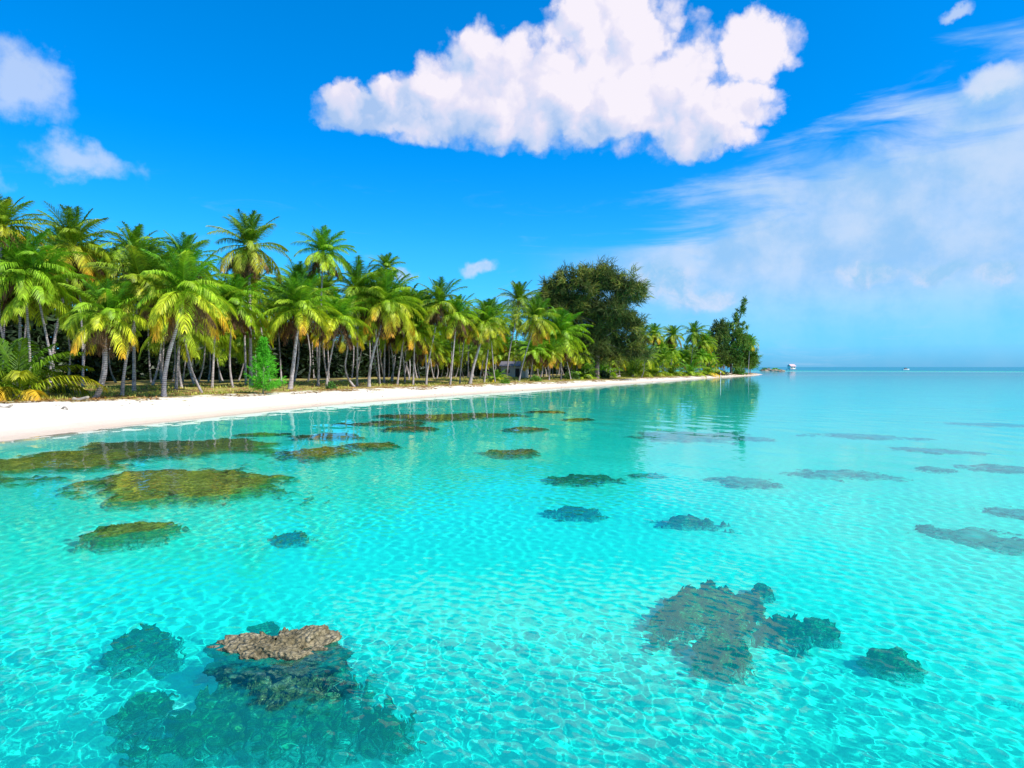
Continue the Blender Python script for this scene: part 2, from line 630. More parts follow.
def mat_bark(name, c0, c1, ring=6.0):
    m, t, b = material(name)
    tcn = t.node('ShaderNodeTexCoord').outputs['Object']
    g = t.node('ShaderNodeNewGeometry').outputs['Position']
    sp = t.node('ShaderNodeSeparateXYZ')
    t.l.new(tcn, sp.inputs[0])
    n = t.noise(g, 2.2, 6, 0.7)
    rn = t.m('SINE', t.m('ADD', t.m('MULTIPLY', sp.outputs[2], ring * 6.283), t.m('MULTIPLY', n, 5.0)))
    f = t.m('ADD', t.m('MULTIPLY', rn, 0.14), n)
    t.put(b.inputs['Base Color'], t.ramp(f, [(0.30, c0), (0.68, c1)]))
    b.inputs['Roughness'].default_value = 0.9
    bump = t.node('ShaderNodeBump')
    bump.inputs['Strength'].default_value = 0.6
    bump.inputs['Distance'].default_value = 0.04
    t.put(bump.inputs['Height'], f)
    t.l.new(bump.outputs[0], b.inputs['Normal'])
    return m


def mat_plain(name, c, rough=0.8, var=0.25, scale=3.0, c2=None):
    m, t, b = material(name)
    g = t.node('ShaderNodeTexCoord').outputs['Object']
    n = t.noise(g, scale, 6, 0.65)
    lo = tuple(x * (1 - var) for x in c) if c2 is None else c2
    t.put(b.inputs['Base Color'], t.ramp(n, [(0.3, lo), (0.7, c)]))
    b.inputs['Roughness'].default_value = rough
    return m


def mat_coral(name, stops, scale=5.0, dusted=True):
    m, t, b = material(name)
    g = t.node('ShaderNodeNewGeometry').outputs['Position']
    n = t.noise(g, scale, 9, 0.72, 0.6)
    n2 = t.noise(g, scale * 0.22, 4, 0.6)
    f = t.m('ADD', t.m('MULTIPLY', n, 0.72), t.m('MULTIPLY', n2, 0.34))
    c = t.ramp(f, stops)
    v = t.node('ShaderNodeTexVoronoi')
    v.inputs['Scale'].default_value = scale * 2.4
    t.l.new(g, v.inputs['Vector'])
    c = t.mix(t.ss(v.outputs[0], 0.25, 0.7, 0.0, 0.45), c, (0.045, 0.042, 0.02))  # shade of the crevices painted into the colour
    if dusted:      # sand lies over the foot and the thin outer parts of a patch
        ed = t.m('ADD', t.attr('rise'), t.m('MULTIPLY', t.m('SUBTRACT', t.noise(g, scale * 0.9, 6, 0.7), 0.5), 1.5))
        c = t.mix(t.ss(ed, 0.15, 0.62, 1.0, 0.0), c, (0.84, 0.80, 0.70))
    t.put(b.inputs['Base Color'], c)
    b.inputs['Roughness'].default_value = 0.95
    b.inputs['Specular IOR Level'].default_value = 0.1
    bump = t.node('ShaderNodeBump')
    bump.inputs['Strength'].default_value = 0.9
    bump.inputs['Distance'].default_value = 0.08
    t.put(bump.inputs['Height'], t.m('SUBTRACT', n, v.outputs[0]))
    t.l.new(bump.outputs[0], b.inputs['Normal'])
    return m


M_GROUND = mat_ground()
M_WATER = mat_water()
M_PALM = mat_leaf('palm_leaf', 0.30, 0.5, 0.28)
M_NEEDLE = mat_leaf('ironwood_needles', 0.22, 0.7, 0.2)
M_SHRUB = mat_leaf('shrub_leaf', 0.3, 0.5, 0.4)
M_DEAD = mat_leaf('dead_frond', 0.2, 0.8, 0.1)
M_TRUNK = mat_bark('palm_trunk', (0.17, 0.14, 0.14), (0.50, 0.44, 0.44))
M_WOOD = mat_bark('ironwood_bark', (0.10, 0.075, 0.06), (0.25, 0.20, 0.17), 0.4)
M_DRIFT = mat_plain('driftwood', (0.42, 0.36, 0.30), 0.9, 0.5, 4)
M_GOLD = mat_coral('golden_coral', [(0.30, (0.07, 0.05, 0.012)), (0.44, (0.26, 0.19, 0.03)), (0.56, (0.50, 0.40, 0.06)), (0.70, (0.72, 0.62, 0.20))], 3.6)
M_BROWN = mat_coral('brown_coral', [(0.30, (0.06, 0.045, 0.02)), (0.46, (0.22, 0.16, 0.05)), (0.60, (0.42, 0.32, 0.12)), (0.75, (0.62, 0.52, 0.28))], 4.0)
M_GREEN = mat_coral('algae_coral', [(0.36, (0.02, 0.035, 0.010)), (0.47, (0.09, 0.14, 0.035)), (0.56, (0.26, 0.33, 0.10)), (0.64, (0.74, 0.78, 0.42))], 9.0)
M_HAZEC = mat_coral('hazed_coral', [(0.30, (0.34, 0.28, 0.26)), (0.6, (0.60, 0.52, 0.49)), (0.75, (0.72, 0.65, 0.60))], 1.2)  # haze of the water lightened into the colour so these reefs fade
M_ROCK = mat_coral('weathered_reef_rock', [(0.28, (0.07, 0.055, 0.03)), (0.46, (0.22, 0.18, 0.10)), (0.60, (0.38, 0.32, 0.20)), (0.76, (0.56, 0.49, 0.34))], 7.0, False)

# ------------------------------------------------------------------ reefs (specs first: the water depth needs their tops)
REEFS = []          # dict(cx, cy, a, b, rot, top, H, name...)


def reef_spec(px, py, rx, ry, top, mat, label, cat='coral reef', name='coral_patch', group=None, rough=0.5, seed=None, res=64, lump=0.14):
    """px,py: centre of the patch as it shows on the water; top: depth of its top under the surface"""
    P = water_pt(px, py)
    v = P / np.linalg.norm(P)
    D = np.linalg.norm(P)
    th_i = math.atan2(D, CAM_H)
    off = math.tan(math.asin(math.sin(th_i) / 1.33)) * max(top, 0)
    C = P + v * off
    near = np.linalg.norm(water_pt(px, py + ry) - P)
    far = np.linalg.norm(water_pt(px, max(py - ry, 369.5)) - P)
    b = 0.5 * (near + far)
    C = C + v * (far - near) * 0.5
    a = rx * np.linalg.norm(P) / FOC
    a, b = a * 0.92, b * 0.86
    if mat == 'pale':
        top = min(1.0, top + 0.35)
    REEFS.append(dict(C=C, v=v, a=a, b=b, top=top, mat=mat, label=label, cat=cat, name=name, group=group, rough=rough,
                      seed=len(REEFS) * 13.7 if seed is None else seed, res=res, lump=lump))


def reef_h(rf, x, y):
    """height over the seabed-plane (0..1 profile) and lumps, as a function of world x,y; <=0 outside"""
    dx, dy = x - rf['C'][0], y - rf['C'][1]
    v = rf['v']
    l = (dx * v[0] + dy * v[1]) / rf['b']
    s = (dx * v[1] - dy * v[0]) / rf['a']
    rr = np.hypot(l, s)
    m = min(rf['a'], rf['b'])
    an = rf['seed']
    q = 1.0 / max(m, 0.3)
    nz = fbm_np(x * q * 1.3 + an, y * q * 1.3 - an, octaves=6, gain=0.72)
    e = 1.0 + rf['rough'] * 0.75 * nz - rr + min(0.32, 0.6 * rf['rough']) * (0.42 - worley(x * 2.6 * min(1, 1.2 * q) + an, y * 2.6 * min(1, 1.2 * q)))
    return e


M = dict(gold=M_GOLD, brown=M_BROWN, green=M_GREEN, pale=M_HAZEC, rock=M_ROCK)
S = reef_spec
# beside the beach
S(62, 463, 84, 14, 0.16, 'gold', 'wide golden brown reef shelf nearest the beach at the left edge', rough=0.55)
S(165, 449, 92, 10, 0.20, 'brown', 'long brown reef band just off the sand beyond the golden shelf', rough=0.6)
S(228, 441, 26, 3.5, 0.25, 'brown', 'small brown coral strip at the outer end of the long brown reef band', rough=0.5)
S(176, 487, 104, 22, 0.16, 'gold', 'large ragged golden coral patch lying alone in front of the beach reefs', rough=0.5, res=96)
S(137, 529, 40, 9, 0.22, 'gold', 'small olive coral patch midway between the large golden patch and the foreground rock', rough=0.45)
S(290, 535, 18, 5, 0.75, 'green', 'faint small sunken coral patch right of the small olive patch')
S(330, 436, 38, 4.5, 0.20, 'brown', 'flat brown coral oval closest to the sand, above the golden pair', rough=0.4)
S(318, 452, 44, 7.5, 0.15, 'gold', 'golden brown coral mound, larger of the touching pair off the palms', rough=0.4)
S(372, 445, 28, 3.6, 0.18, 'gold', 'slim golden coral strip touching the right end of the larger golden mound', rough=0.4)
S(262, 434, 22, 2.2, 0.25, 'brown', 'thin brown coral streak just off the sand left of the flat brown oval', rough=0.4)
S(432, 417, 58, 4.5, 0.18, 'brown', 'long dark brown reef beneath the trunk reflections in the bay', rough=0.5)
S(386, 423, 42, 3.2, 0.22, 'brown', 'ragged brown reef arm reaching left from the long dark reef', rough=0.6)
S(412, 428.5, 28, 2.6, 0.15, 'brown', 'small brown coral strip in front of the long dark reef', rough=0.4)
S(500, 415, 30, 2.4, 0.2, 'brown', 'brown coral strip at the right end of the long dark reef', rough=0.4)
S(548, 411.5, 22, 1.4, 0.2, 'brown', 'very thin brown coral line farthest out along the beach bay', rough=0.3)
S(525, 429, 22, 2.8, 0.2, 'brown', 'oval brown coral head standing between the thin reef lines and the lone mound', rough=0.35)
S(578, 419, 15, 1.6, 0.2, 'brown', 'tiny brown coral spot farthest right in the tree reflections', rough=0.3)
S(519, 452, 22, 4.5, 0.16, 'brown', 'lone brown coral mound in the green water below the beach bend', rough=0.4)
S(494, 451, 10, 1.5, 0.3, 'brown', 'short brown coral sliver just left of the lone brown mound', rough=0.4)
# middle of the lagoon
S(582, 477, 38, 5, 0.40, 'green', 'long dark green coral patch in the middle of the lagoon', rough=0.45)
S(576, 509, 30, 5, 0.50, 'green', 'dark green coral patch directly below the long one in mid lagoon', rough=0.45)
S(693, 518, 34, 5, 0.50, 'green', 'narrow green coral patch right of centre, above the triangular reef', rough=0.5)
S(648, 474, 20, 2.6, 0.8, 'pale', 'faint bluish coral smudge right of the long dark green patch')
S(682, 435, 66, 6, 0.35, 'pale', 'wide purplish brown reef patch beyond mid lagoon', rough=0.55)
S(756, 438, 20, 2.4, 0.7, 'pale', 'small faint reef patch touching the right end of the wide purplish one', rough=0.5)
S(745, 480, 32, 6, 0.55, 'pale', 'pale grey reef oval right of the mid lagoon green patches', rough=0.5)
S(842, 472, 42, 5.5, 0.60, 'pale', 'long pale reef patch right of the pale grey oval', rough=0.5)
S(863, 435, 50, 3.6, 0.55, 'pale', 'long purplish reef streak far out on the right of the lagoon', rough=0.4)
S(940, 449, 38, 3, 0.6, 'pale', 'thin purplish reef streak next to the right, nearer than the long purplish streak', rough=0.4)
S(936, 468, 14, 3, 0.7, 'pale', 'small round pale reef spot below the thin purplish streak', rough=0.4)
S(1008, 467, 38, 4.2, 0.6, 'pale', 'purplish reef patch cut by the right edge of the view', rough=0.4)
S(985, 533, 52, 8, 0.65, 'pale', 'largest blurred reef patch near the right edge', rough=0.6)
S(1018, 509, 30, 5, 0.75, 'pale', 'faint deep reef patch just above the largest blurred one', rough=0.5)
S(990, 424, 45, 2, 0.6, 'pale', 'thinnest far reef streak at the right, close under the horizon', rough=0.4)
# foreground
S(706, 605, 62, 27, 0.45, 'green', 'large triangular dark green coral reef in the right foreground', rough=0.65, res=150, lump=0.22)
S(722, 641, 24, 17, 0.55, 'green', 'lower tapering tip of the triangular reef pointing at the viewer', rough=0.5, res=90, lump=0.2)
S(782, 620, 34, 11, 0.62, 'green', 'narrow coral tail running right from the triangular reef', rough=0.55, res=80)
S(818, 622, 20, 7, 0.65, 'green', 'small coral knob at the end of the triangular reef tail', rough=0.35)
S(766, 588, 15, 5, 0.85, 'green', 'faint tiny coral tuft just above the triangular reef', rough=0.5)
S(891, 653, 30, 11, 0.75, 'green', 'rounded green coral head alone in the right foreground', rough=0.12, res=80)
S(141, 637, 40, 14, 0.50, 'green', 'dark spiky coral clump left of the big foreground rock', rough=0.4, res=100, lump=0.2)
S(262, 626, 17, 6, 0.80, 'green', 'tiny green coral tuft just above the big foreground rock', rough=0.4)
S(140, 699, 28, 11, 0.70, 'green', 'small green coral mound lower left of the big foreground rock', rough=0.4, res=64)
S(205, 722, 70, 22, 0.80, 'green', 'long algae covered coral bank at the foot of the foreground rock', rough=0.7, res=110, lump=0.18)
S(296, 692, 84, 38, 0.26, 'green', 'broad broken coral slope on which the tan foreground rock sits', rough=0.6, res=170, lump=0.26)
S(385, 720, 38, 14, 0.85, 'green', 'scattered low coral rubble lower right of the foreground rock', rough=0.8, res=80)


# ------------------------------------------------------------------ ground sheet
def polar(rs_, angs):
    Rr, A = np.meshgrid(rs_, angs, indexing='ij')
    return Rr * np.sin(A), Rr * np.cos(A)


def grid_faces(nr, na):
    i = np.arange(nr - 1)[:, None] * na + np.arange(na - 1)[None]
    return np.stack([i, i + 1, i + na + 1, i + na], -1).reshape(-1, 4)[:, ::-1]


angs = np.radians(np.concatenate([np.linspace(-180, -50, 40)[:-1], np.linspace(-50, 50, 420), np.linspace(50, 180, 40)[1:]]))
rs_ = np.concatenate([[0.02], np.geomspace(1.0, 420, 520), np.geomspace(430, 42000, 60)])
X, Y = polar(rs_, angs)
SDg = signed_dist(X, Y)
Z = terrain(X, Y, SDg)
V = np.stack([X, Y, Z], -1).reshape(-1, 3)
me = mesh_np('ground', V, grid_faces(len(rs_), len(angs))[:, ::-1], M_GROUND, {'veg': (SDg - beach_w(Y)).ravel()}, True)
ground = tag(link('ground', me), kind='structure')
ground.cycles.is_caustics_receiver = True

# ------------------------------------------------------------------ water sheet with real waves
angs = np.radians(np.concatenate([np.linspace(-180, -42, 30)[:-1], np.linspace(-42, 42, 1000), np.linspace(42, 180, 30)[1:]]))
rs_ = np.concatenate([[0.02], np.geomspace(1.0, 4.4, 30), np.geomspace(4.5, 420, 1500), np.geomspace(430, 42000, 60)])
X, Y = polar(rs_, angs)
Rr = np.hypot(X, Y)
dr = np.gradient(rs_)[:, None] * np.ones_like(X)
Z = np.zeros_like(X)
wr = np.random.RandomState(3)
for i in range(90):
    lam = 10 ** wr.uniform(math.log10(0.09), math.log10(0.40)) if i < 72 else 10 ** wr.uniform(math.log10(0.6), math.log10(4.0))
    th = R(205) + wr.normal(0, 0.75)
    k = 2 * np.pi / lam
    amp = 0.0020 * lam * (0.33 if lam > 0.55 else 1.0)
    fade = sstep(lam / dr, 2.5, 6.0)
    if fade.max() == 0:
        continue
    Z += amp * fade * np.sin(k * (X * math.cos(th) + Y * math.sin(th)) + wr.uniform(0, 6.28))
Z *= (1 - sstep(Rr, 300, 420))
Z *= 0.72 + 0.4 * fbm_np(X * 0.07, Y * 0.16, octaves=3)
bed = np.maximum(-terrain(X, Y), 0)
for rf in REEFS:
    reach = 1.9 * max(rf['a'], rf['b'])
    m_ = (np.abs(X - rf['C'][0]) < reach) & (np.abs(Y - rf['C'][1]) < reach)
    if m_.any() and (rf['mat'] in ('gold', 'brown') or rf['label'].startswith('broad')):
        e = reef_h(rf, X[m_], Y[m_])
        f = sstep(e, -0.12, 0.3)
        bed[m_] = np.minimum(bed[m_], bed[m_] * (1 - f) + max(rf['top'], 0.05) * f)
chop = 0.0 + 0.07 * sstep(Rr, 60, 260) + 0.25 * sstep(Rr, 470, 760)
V = np.stack([X, Y, Z], -1).reshape(-1, 3)
me = mesh_np('lagoon_water', V, grid_faces(len(rs_), len(angs))[:, ::-1], M_WATER, {'depth': bed.ravel(), 'chop': chop.ravel()}, True)
water = tag(link('lagoon_water', me), kind='structure')
water.cycles.is_caustics_caster = True


# ------------------------------------------------------------------ reef meshes
def build_reef(rf):
    n = rf['res']
    ext = 1.75
    g = np.linspace(-ext, ext, n)
    Lg, Sg = np.meshgrid(g, g, indexing='ij')
    v = rf['v']
    x = rf['C'][0] + Lg * rf['b'] * v[0] + Sg * rf['a'] * v[1]
    y = rf['C'][1] + Lg * rf['b'] * v[1] - Sg * rf['a'] * v[0]
    e = reef_h(rf, x, y)
    bedz = terrain(x, y)
    H = np.maximum(-rf['top'] - bedz, 0.06)
    prof = 1 - (1 - np.clip(e / (0.40 if rf['mat'] in ('gold', 'brown') else 0.70), 0, 1)) ** 2
    lump = rf['lump'] * np.minimum(1, H)
    nz = fbm_np(x * 2.3 + 5, y * 2.3, octaves=5, gain=0.62)
    nz2 = np.abs(vnoise(x * 6 + 31, y * 6))
    hd = 0.55 * np.sqrt(np.maximum(0, 1 - (worley(x * 3.1, y * 3.1) / 0.75) ** 2)) + 0.32 * np.sqrt(np.maximum(0, 1 - (worley(x * 7.3 + 9, y * 7.3) / 0.75) ** 2)) + 0.2 * np.sqrt(np.maximum(0, 1 - (worley(x * 17, y * 17 + 4) / 0.75) ** 2))
    z = bedz + H * prof + ((hd - 0.75) * min(0.34, 2.2 * rf['lump']) * np.minimum(1, H) + 0.55 * lump * nz + 0.10 * nz2 * min(1, rf['lump'] * 6)) * prof
    z = np.minimum(z, -0.03)
    z = np.where(e <= 0, bedz - 0.15 + 0.3 * np.clip(e, -0.5, 0), z)
    # wobble sideways so that walls are ragged
    wob = 0.10 * min(rf['a'], 1.0) * prof
    x = x + wob * vnoise(x * 3, y * 3, z * 6)
    y = y + wob * vnoise(x * 3 + 50, y * 3, z * 6)
    V = np.stack([x, y, z], -1).reshape(-1, 3)
    F = grid_faces(n, n)
    keep = (e.reshape(-1)[F] > -0.12).any(1)
    F = F[keep]
    used = np.unique(F)
    remap = np.zeros(len(V), int)
    remap[used] = np.arange(len(used))
    base = np.array([rf['C'][0], rf['C'][1], float(bedz[n // 2, n // 2])])
    me = mesh_np(rf['name'], V[used] - base, remap[F], M[rf['mat']], {'rise': prof.reshape(-1)[used]}, True)
    o = tag(link(rf['name'], me, loc=base), rf['label'], rf['cat'], rf['group'] or 'coral patches in the lagoon')
    o.cycles.is_caustics_receiver = True
    return o


for rf in REEFS:
    build_reef(rf)


def sphere_grid(nu, nv):
    u = np.linspace(0, 2 * np.pi, nu, endpoint=False)
    v = np.linspace(0.02, np.pi - 0.02, nv)
    Vv, U = np.meshgrid(v, u, indexing='ij')
    D = np.stack([np.sin(Vv) * np.cos(U), np.sin(Vv) * np.sin(U), np.cos(Vv)], -1).reshape(-1, 3)
    i = np.arange(nv - 1)[:, None] * nu
    j = np.arange(nu)[None]
    k = (j + 1) % nu
    F = np.stack([i + j, i + nu + j, i + nu + k, i + k], -1).reshape(-1, 4)
    return D, F


def boulder(name, loc, size, mat, label, cat, group=None, seed=0.0, rot=0.0, rough=0.35, flat=None, res=(96, 64), caust=False, tilt=0.0):
    D, F = sphere_grid(*res)
    r = 1 + rough * fbm_np(D[:, 0] * 1.6 + seed, D[:, 1] * 1.6, D[:, 2] * 1.6 + seed, octaves=6, gain=0.6)
    P = D * r[:, None] * np.array(size)
    if flat is not None:
        top, soft = flat
        z = P[:, 2]
        over = np.maximum(z - top, 0)
        P[:, 2] = np.where(z > top, top + over * soft, z)
    c, s = math.cos(tilt), math.sin(tilt)
    P = np.stack([P[:, 0], P[:, 1] * c - P[:, 2] * s, P[:, 1] * s + P[:, 2] * c], -1)
    c, s = math.cos(rot), math.sin(rot)
    P = np.stack([P[:, 0] * c - P[:, 1] * s, P[:, 0] * s + P[:, 1] * c, P[:, 2]], -1)
    me = mesh_np(name, P, F, mat, None, True)
    o = tag(link(name, me, loc=loc), label, cat, group)
    if caust:
        o.cycles.is_caustics_receiver = True
    return o


# the big rock whose top breaks the surface
P = water_pt(275, 650)
boulder('reef_rock', (P[0], P[1] + 0.15, -0.42), (0.74, 0.56, 0.66), M_ROCK, 'big tan weathered reef rock breaking the surface in the left foreground',
        'rock', seed=4.2, rot=R(-8), rough=0.30, flat=(0.42, 0.34), res=(260, 160), caust=True, tilt=R(9))


# ------------------------------------------------------------------ palms
G1 = np.array((0.080, 0.225, 0.012))
G2 = np.array((0.27, 0.47, 0.016))
YL = np.array((0.66, 0.56, 0.03))
OR = np.array((0.72, 0.33, 0.03))
BR = np.array((0.20, 0.11, 0.06))
DKB = np.array((0.13, 0.07, 0.045))


def frond(mb, rnd, origin, az, e0, bend, L, age, yellow, nl=54, lw=0.062, hang=0.0, stalk=0.10):
    """one pinnate leaf: arching midrib with two rows of narrow leaflets"""
    n = 12
    pts = [np.array(origin, float)]
    h = np.array([math.cos(az), math.sin(az), 0])
    side0 = np.array([-math.sin(az), math.cos(az), 0])
    sw = rnd.uniform(-0.35, 0.35)
    tang = []
    for i in range(n):
        t = (i + 0.5) / n
        e = e0 - bend * t ** 1.25
        hh = h * math.cos(sw * t) + side0 * math.sin(sw * t)
        d = hh * math.cos(e) + np.array([0, 0, math.sin(e)])
        tang.append(d)
        pts.append(pts[-1] + d * L / n)
    pts = np.array(pts)
    tang = np.array(tang + [tang[-1]])

    def colr(t):
        c = G1 * (1 - age) + G2 * age if age < 1 else G2.copy()
        y = max(0.0, (age - 0.62) * 2.1) * yellow * (0.10 + 1.15 * t) + (0.20 * t * yellow if age > 0.35 else 0)
        y = min(1.0, y)
        c = c * (1 - y) + YL * y
        o = max(0.0, y - 0.66) / 0.34 * min(1, age * 1.1) * (0.1 + 0.9 * t * t)
        c = c * (1 - o) + OR * o
        return c
    if age > 1.5:
        def colr(t):
            return BR * (0.7 + 0.6 * rnd.random()) * (1 - 0.3 * t)
    rc = colr(0.4) * 1.15 + np.array((0.06, 0.05, 0.0))
    mb.tube(pts[::2], np.linspace(0.045, 0.010, len(pts[::2])), 4, rc, cap=False)
    flip = rnd.random() < 0.5
    Vs, Fs, Cs = [], [], []
    k = 0
    side_c = side0
    for j in range(nl):
        t = stalk + (1 - stalk) * (j + rnd.random() * 0.6) / nl
        f = t * n
        i = min(int(f), n - 1)
        fr = f - i
        p = pts[i] * (1 - fr) + pts[i + 1] * fr
        tg = tang[i]
        sd_ = np.cross(tg, [0, 0, 1.0])
        ln = np.linalg.norm(sd_)
        sd_ = sd_ / ln if ln > 0.15 else side_c
        up = np.cross(sd_, tg)
        ll = L * 0.24 * (0.30 + 0.95 * math.sin(math.pi * min(1, 0.18 + t * 0.78)) ** 0.9) * rnd.uniform(0.82, 1.12)
        if t > 0.93:
            ll *= 0.75
        c = colr(t) * rnd.uniform(0.62, 1.3)
        for s in (-1, 1):
            fw = 0.50 + 1.0 * t + rnd.uniform(-0.28, 0.28)
            vup = 0.30 * (1 - age * 1.9) + rnd.uniform(-0.12, 0.12)
            d1 = sd_ * s + tg * fw + up * vup
            d1 /= np.linalg.norm(d1)
            d2 = d1 + np.array([0, 0, -0.30 - hang - rnd.uniform(0, 0.5)])
            d2 /= np.linalg.norm(d2)
            q1 = p + d1 * ll * 0.45
            q2 = q1 + d2 * ll * 0.55
            wd = np.cross(d1, up * 0.8 + tg * 0.3)
            wd = tg * 0.8 - up * 0.25 * s
            wd = wd - d1 * wd.dot(d1)
            wd /= np.linalg.norm(wd) + 1e-9
            w = lw * 0.5
            Vs += [p - wd * w * 0.6, p + wd * w * 0.6, q1 - wd * w, q1 + wd * w, q2 - wd * w * 0.2, q2 + wd * w * 0.2]
            Fs += [(k, k + 1, k + 3, k + 2), (k + 2, k + 3, k + 5, k + 4)]
            Cs += [c, c, c, c, c * 1.05, c * 1.05]
            k += 6
    mb.add(Vs, Fs, np.array(Cs))


def crown_meshes(seed, yellow=0.7, nf=27, L=4.3, spread=1.0, wind=R(160)):
    rnd = random.Random(seed)
    mb = MB()
    for i in range(nf):
        a = i / (nf - 1)                       # 0 newest .. 1 oldest
        az = i * 2.39996 + rnd.uniform(-0.25, 0.25)
        e0 = R(86) - R(116) * a ** 1.08 * spread + R(rnd.uniform(-9, 9))
        bend = R(20) + R(54) * min(1, a * 1.5) + R(rnd.uniform(-8, 12))
        if e0 - bend < R(-88):
            bend = e0 + R(88)
        # a steady breeze pushes the leaves towards the left
        dz = math.sin(wind - az)
        az += 0.30 * dz * (0.4 + a)
        LL = L * (0.62 + 0.38 * min(1, 0.25 + a * 1.9)) * rnd.uniform(0.88, 1.1)
        frond(mb, rnd, (0.10 * math.cos(az), 0.10 * math.sin(az), -0.25 * a), az, e0, bend, LL, a, yellow * rnd.uniform(0.5, 1.35), hang=0.5 * a)
    cr = mb.mesh('crown', M_PALM)
    # dry leaves hanging against the trunk
    mb = MB()
    for i in range(rnd.randint(9, 14)):
        az = rnd.uniform(0, 6.28)
        frond(mb, rnd, (0.14 * math.cos(az), 0.14 * math.sin(az), -0.35), az, R(rnd.uniform(-55, -25)), R(rnd.uniform(25, 40)), L * rnd.uniform(0.55, 0.85), 2.0, 0, nl=22, lw=0.09, hang=1.6)
    sk = mb.mesh('dead_fronds', M_DEAD)
    # nuts and flower stalks
    mb = MB()
    D, F = sphere_grid(26, 14)
    u_ = np.arctan2(D[:, 1], D[:, 0])
    bump = 0.5 + 0.5 * np.cos(u_ * 7 + seed) * np.cos(D[:, 2] * 5 + seed)
    nutc = np.array(random.Random(seed).choice([(0.30, 0.30, 0.04), (0.50, 0.28, 0.05), (0.24, 0.14, 0.05)]))
    mb.add(D * np.array([0.40, 0.40, 0.34]) * (0.72 + 0.34 * bump)[:, None] + np.array([0, 0, -0.52]), F, nutc[None] * (0.55 + 0.6 * bump)[:, None])
    co = mb.mesh('coconut_bunch', M_SHRUB, True)
    return cr, sk, co


CROWNS = {}
for i in range(6):
    CROWNS['y%d' % i] = crown_meshes(11 + i, yellow=1.2, nf=33 + (i * 5) % 9, L=4.3 + 0.22 * ((i * 3) % 4), spread=0.88 + 0.08 * (i % 3))
for i in range(6):
    CROWNS['g%d' % i] = crown_meshes(40 + i, yellow=0.45, nf=32 + (i * 7) % 9, L=4.2 + 0.25 * ((i * 3) % 4), spread=0.85 + 0.09 * (i % 3))


def trunk_mesh(dx, dy, h, r0, bow, seed, name='trunk'):
    """from the origin to (dx,dy,h); bow bends the lower part"""
    rnd = random.Random(seed)
    n = 16
    t = np.linspace(0, 1, n)
    bx, by = bow
    px = dx * t ** (1.0) + bx * np.sin(np.pi * np.minimum(1, t * 1.25)) * (1 - t)
    py = dy * t + by * np.sin(np.pi * np.minimum(1, t * 1.25)) * (1 - t)
    pz = h * t - 0.25 * (1 - t)
    rad = r0 * (0.62 + 0.55 * np.exp(-t * 14) + 0.28 * (1 - t)) * (1 + 0.04 * np.sin(np.arange(n) * 2.1 + seed))
    mb = MB()
    mb.tube(np.stack([px, py, pz], -1), rad, 9, wob=0.10)
    return mb.mesh(name, M_TRUNK, True)


def place_crown(root, key, top, s, rz, tilt=(0, 0), skirt=True):
    cr, sk, co = CROWNS[key]
    for nm, me in (('crown', cr), ('dead_fronds', sk), ('coconut_bunch', co)):
        if nm == 'dead_fronds' and not skirt:
            continue
        c = link(nm, me, root)
        c.location = top
        c.rotation_euler = (tilt[0], tilt[1], rz)
        c.scale = (s, s, s)


def crown_pos(cx, cy, y):
    d = pix_dir(cx, cy)
    d = d / d[1]
    return np.array([d[0] * y, y, CAM_H + d[2] * y])


pr = random.Random(99)
HAND = []


def palm(bx, by, cx, cy, rad, key, label, bow=(0, 0), r0=0.135, skirt=True, Y=None, rz=None):
    if Y is None:
        x, y, z = ground_hit(bx, by)
    else:
        d = pix_dir(bx, by)
        d = d / d[1]
        x, y = d[0] * Y, Y
        z = max(tz(x, y), 0)
    top = crown_pos(cx, cy, y + pr.uniform(-0.6, 0.6))
    s = rad * y / FOC / 4.05
    root = bpy.data.objects.new('palm_tree', None)
    col.objects.link(root)
    root.location = (x, y, z)
    tag(root, label, 'palm tree', 'coconut palms along the beach')
    o = top - np.array([x, y, z])
    link('trunk', trunk_mesh(o[0], o[1], o[2], r0, bow, pr.randint(0, 999)), root)
    place_crown(root, key, tuple(o), s, pr.uniform(0, 6.28) if rz is None else rz, (pr.uniform(-0.08, 0.08), pr.uniform(-0.08, 0.08)), skirt)
    HAND.append((x, y))
    return root


H_ = palm
H_(94, 398, 108, 314, 48, 'y0', 'short front palm with orange fringed fronds and trunk sweeping up from the sand edge', bow=(0.9, -0.3), r0=0.2)
H_(122, 396, 141, 283, 44, 'y1', 'palm directly behind the short front palm, long yellow tipped fronds trailing right', bow=(-0.3, 0))
H_(134, 391, 134, 254, 40, 'g0', 'tall green palm rising straight above the short front palm', r0=0.16)
H_(50, 389, 73, 243, 42, 'y2', 'tall palm with trunk leaning right, above the low leafy palm at the left', bow=(-0.5, 0))
H_(20, 390, 20, 280, 36, 'g1', 'drooping green palm behind the low leafy palm at the left edge')
H_(-4, 391, 2, 226, 38, 'y3', 'tall palm cut off by the left edge of the view')
H_(164, 397, 184, 291, 47, 'y1', 'bushy palm hung with golden fronds, its grey trunk rooted at the sand', bow=(-0.5, 0), r0=0.19)
H_(176, 389, 184, 262, 36, 'g2', 'tall dark green palm behind the bushy golden one')
H_(212, 388, 216, 306, 34, 'y4', 'medium palm between the bushy golden palm and the tallest palm')
H_(251, 386, 249, 245, 38, 'y2', 'tallest palm of the grove with a round crown high over two bare trunks', r0=0.2)
H_(246, 385, 243, 282, 24, 'g3', 'slim palm whose dark trunk stands tight beside the tallest palm', r0=0.135, skirt=False)
H_(290, 389, 300, 308, 42, 'y3', 'shaggy palm with big brown skirt right of the green sapling', r0=0.24)
H_(318, 386, 323, 252, 27, 'g1', 'high green palm peeking over the grove right of the tallest palm')
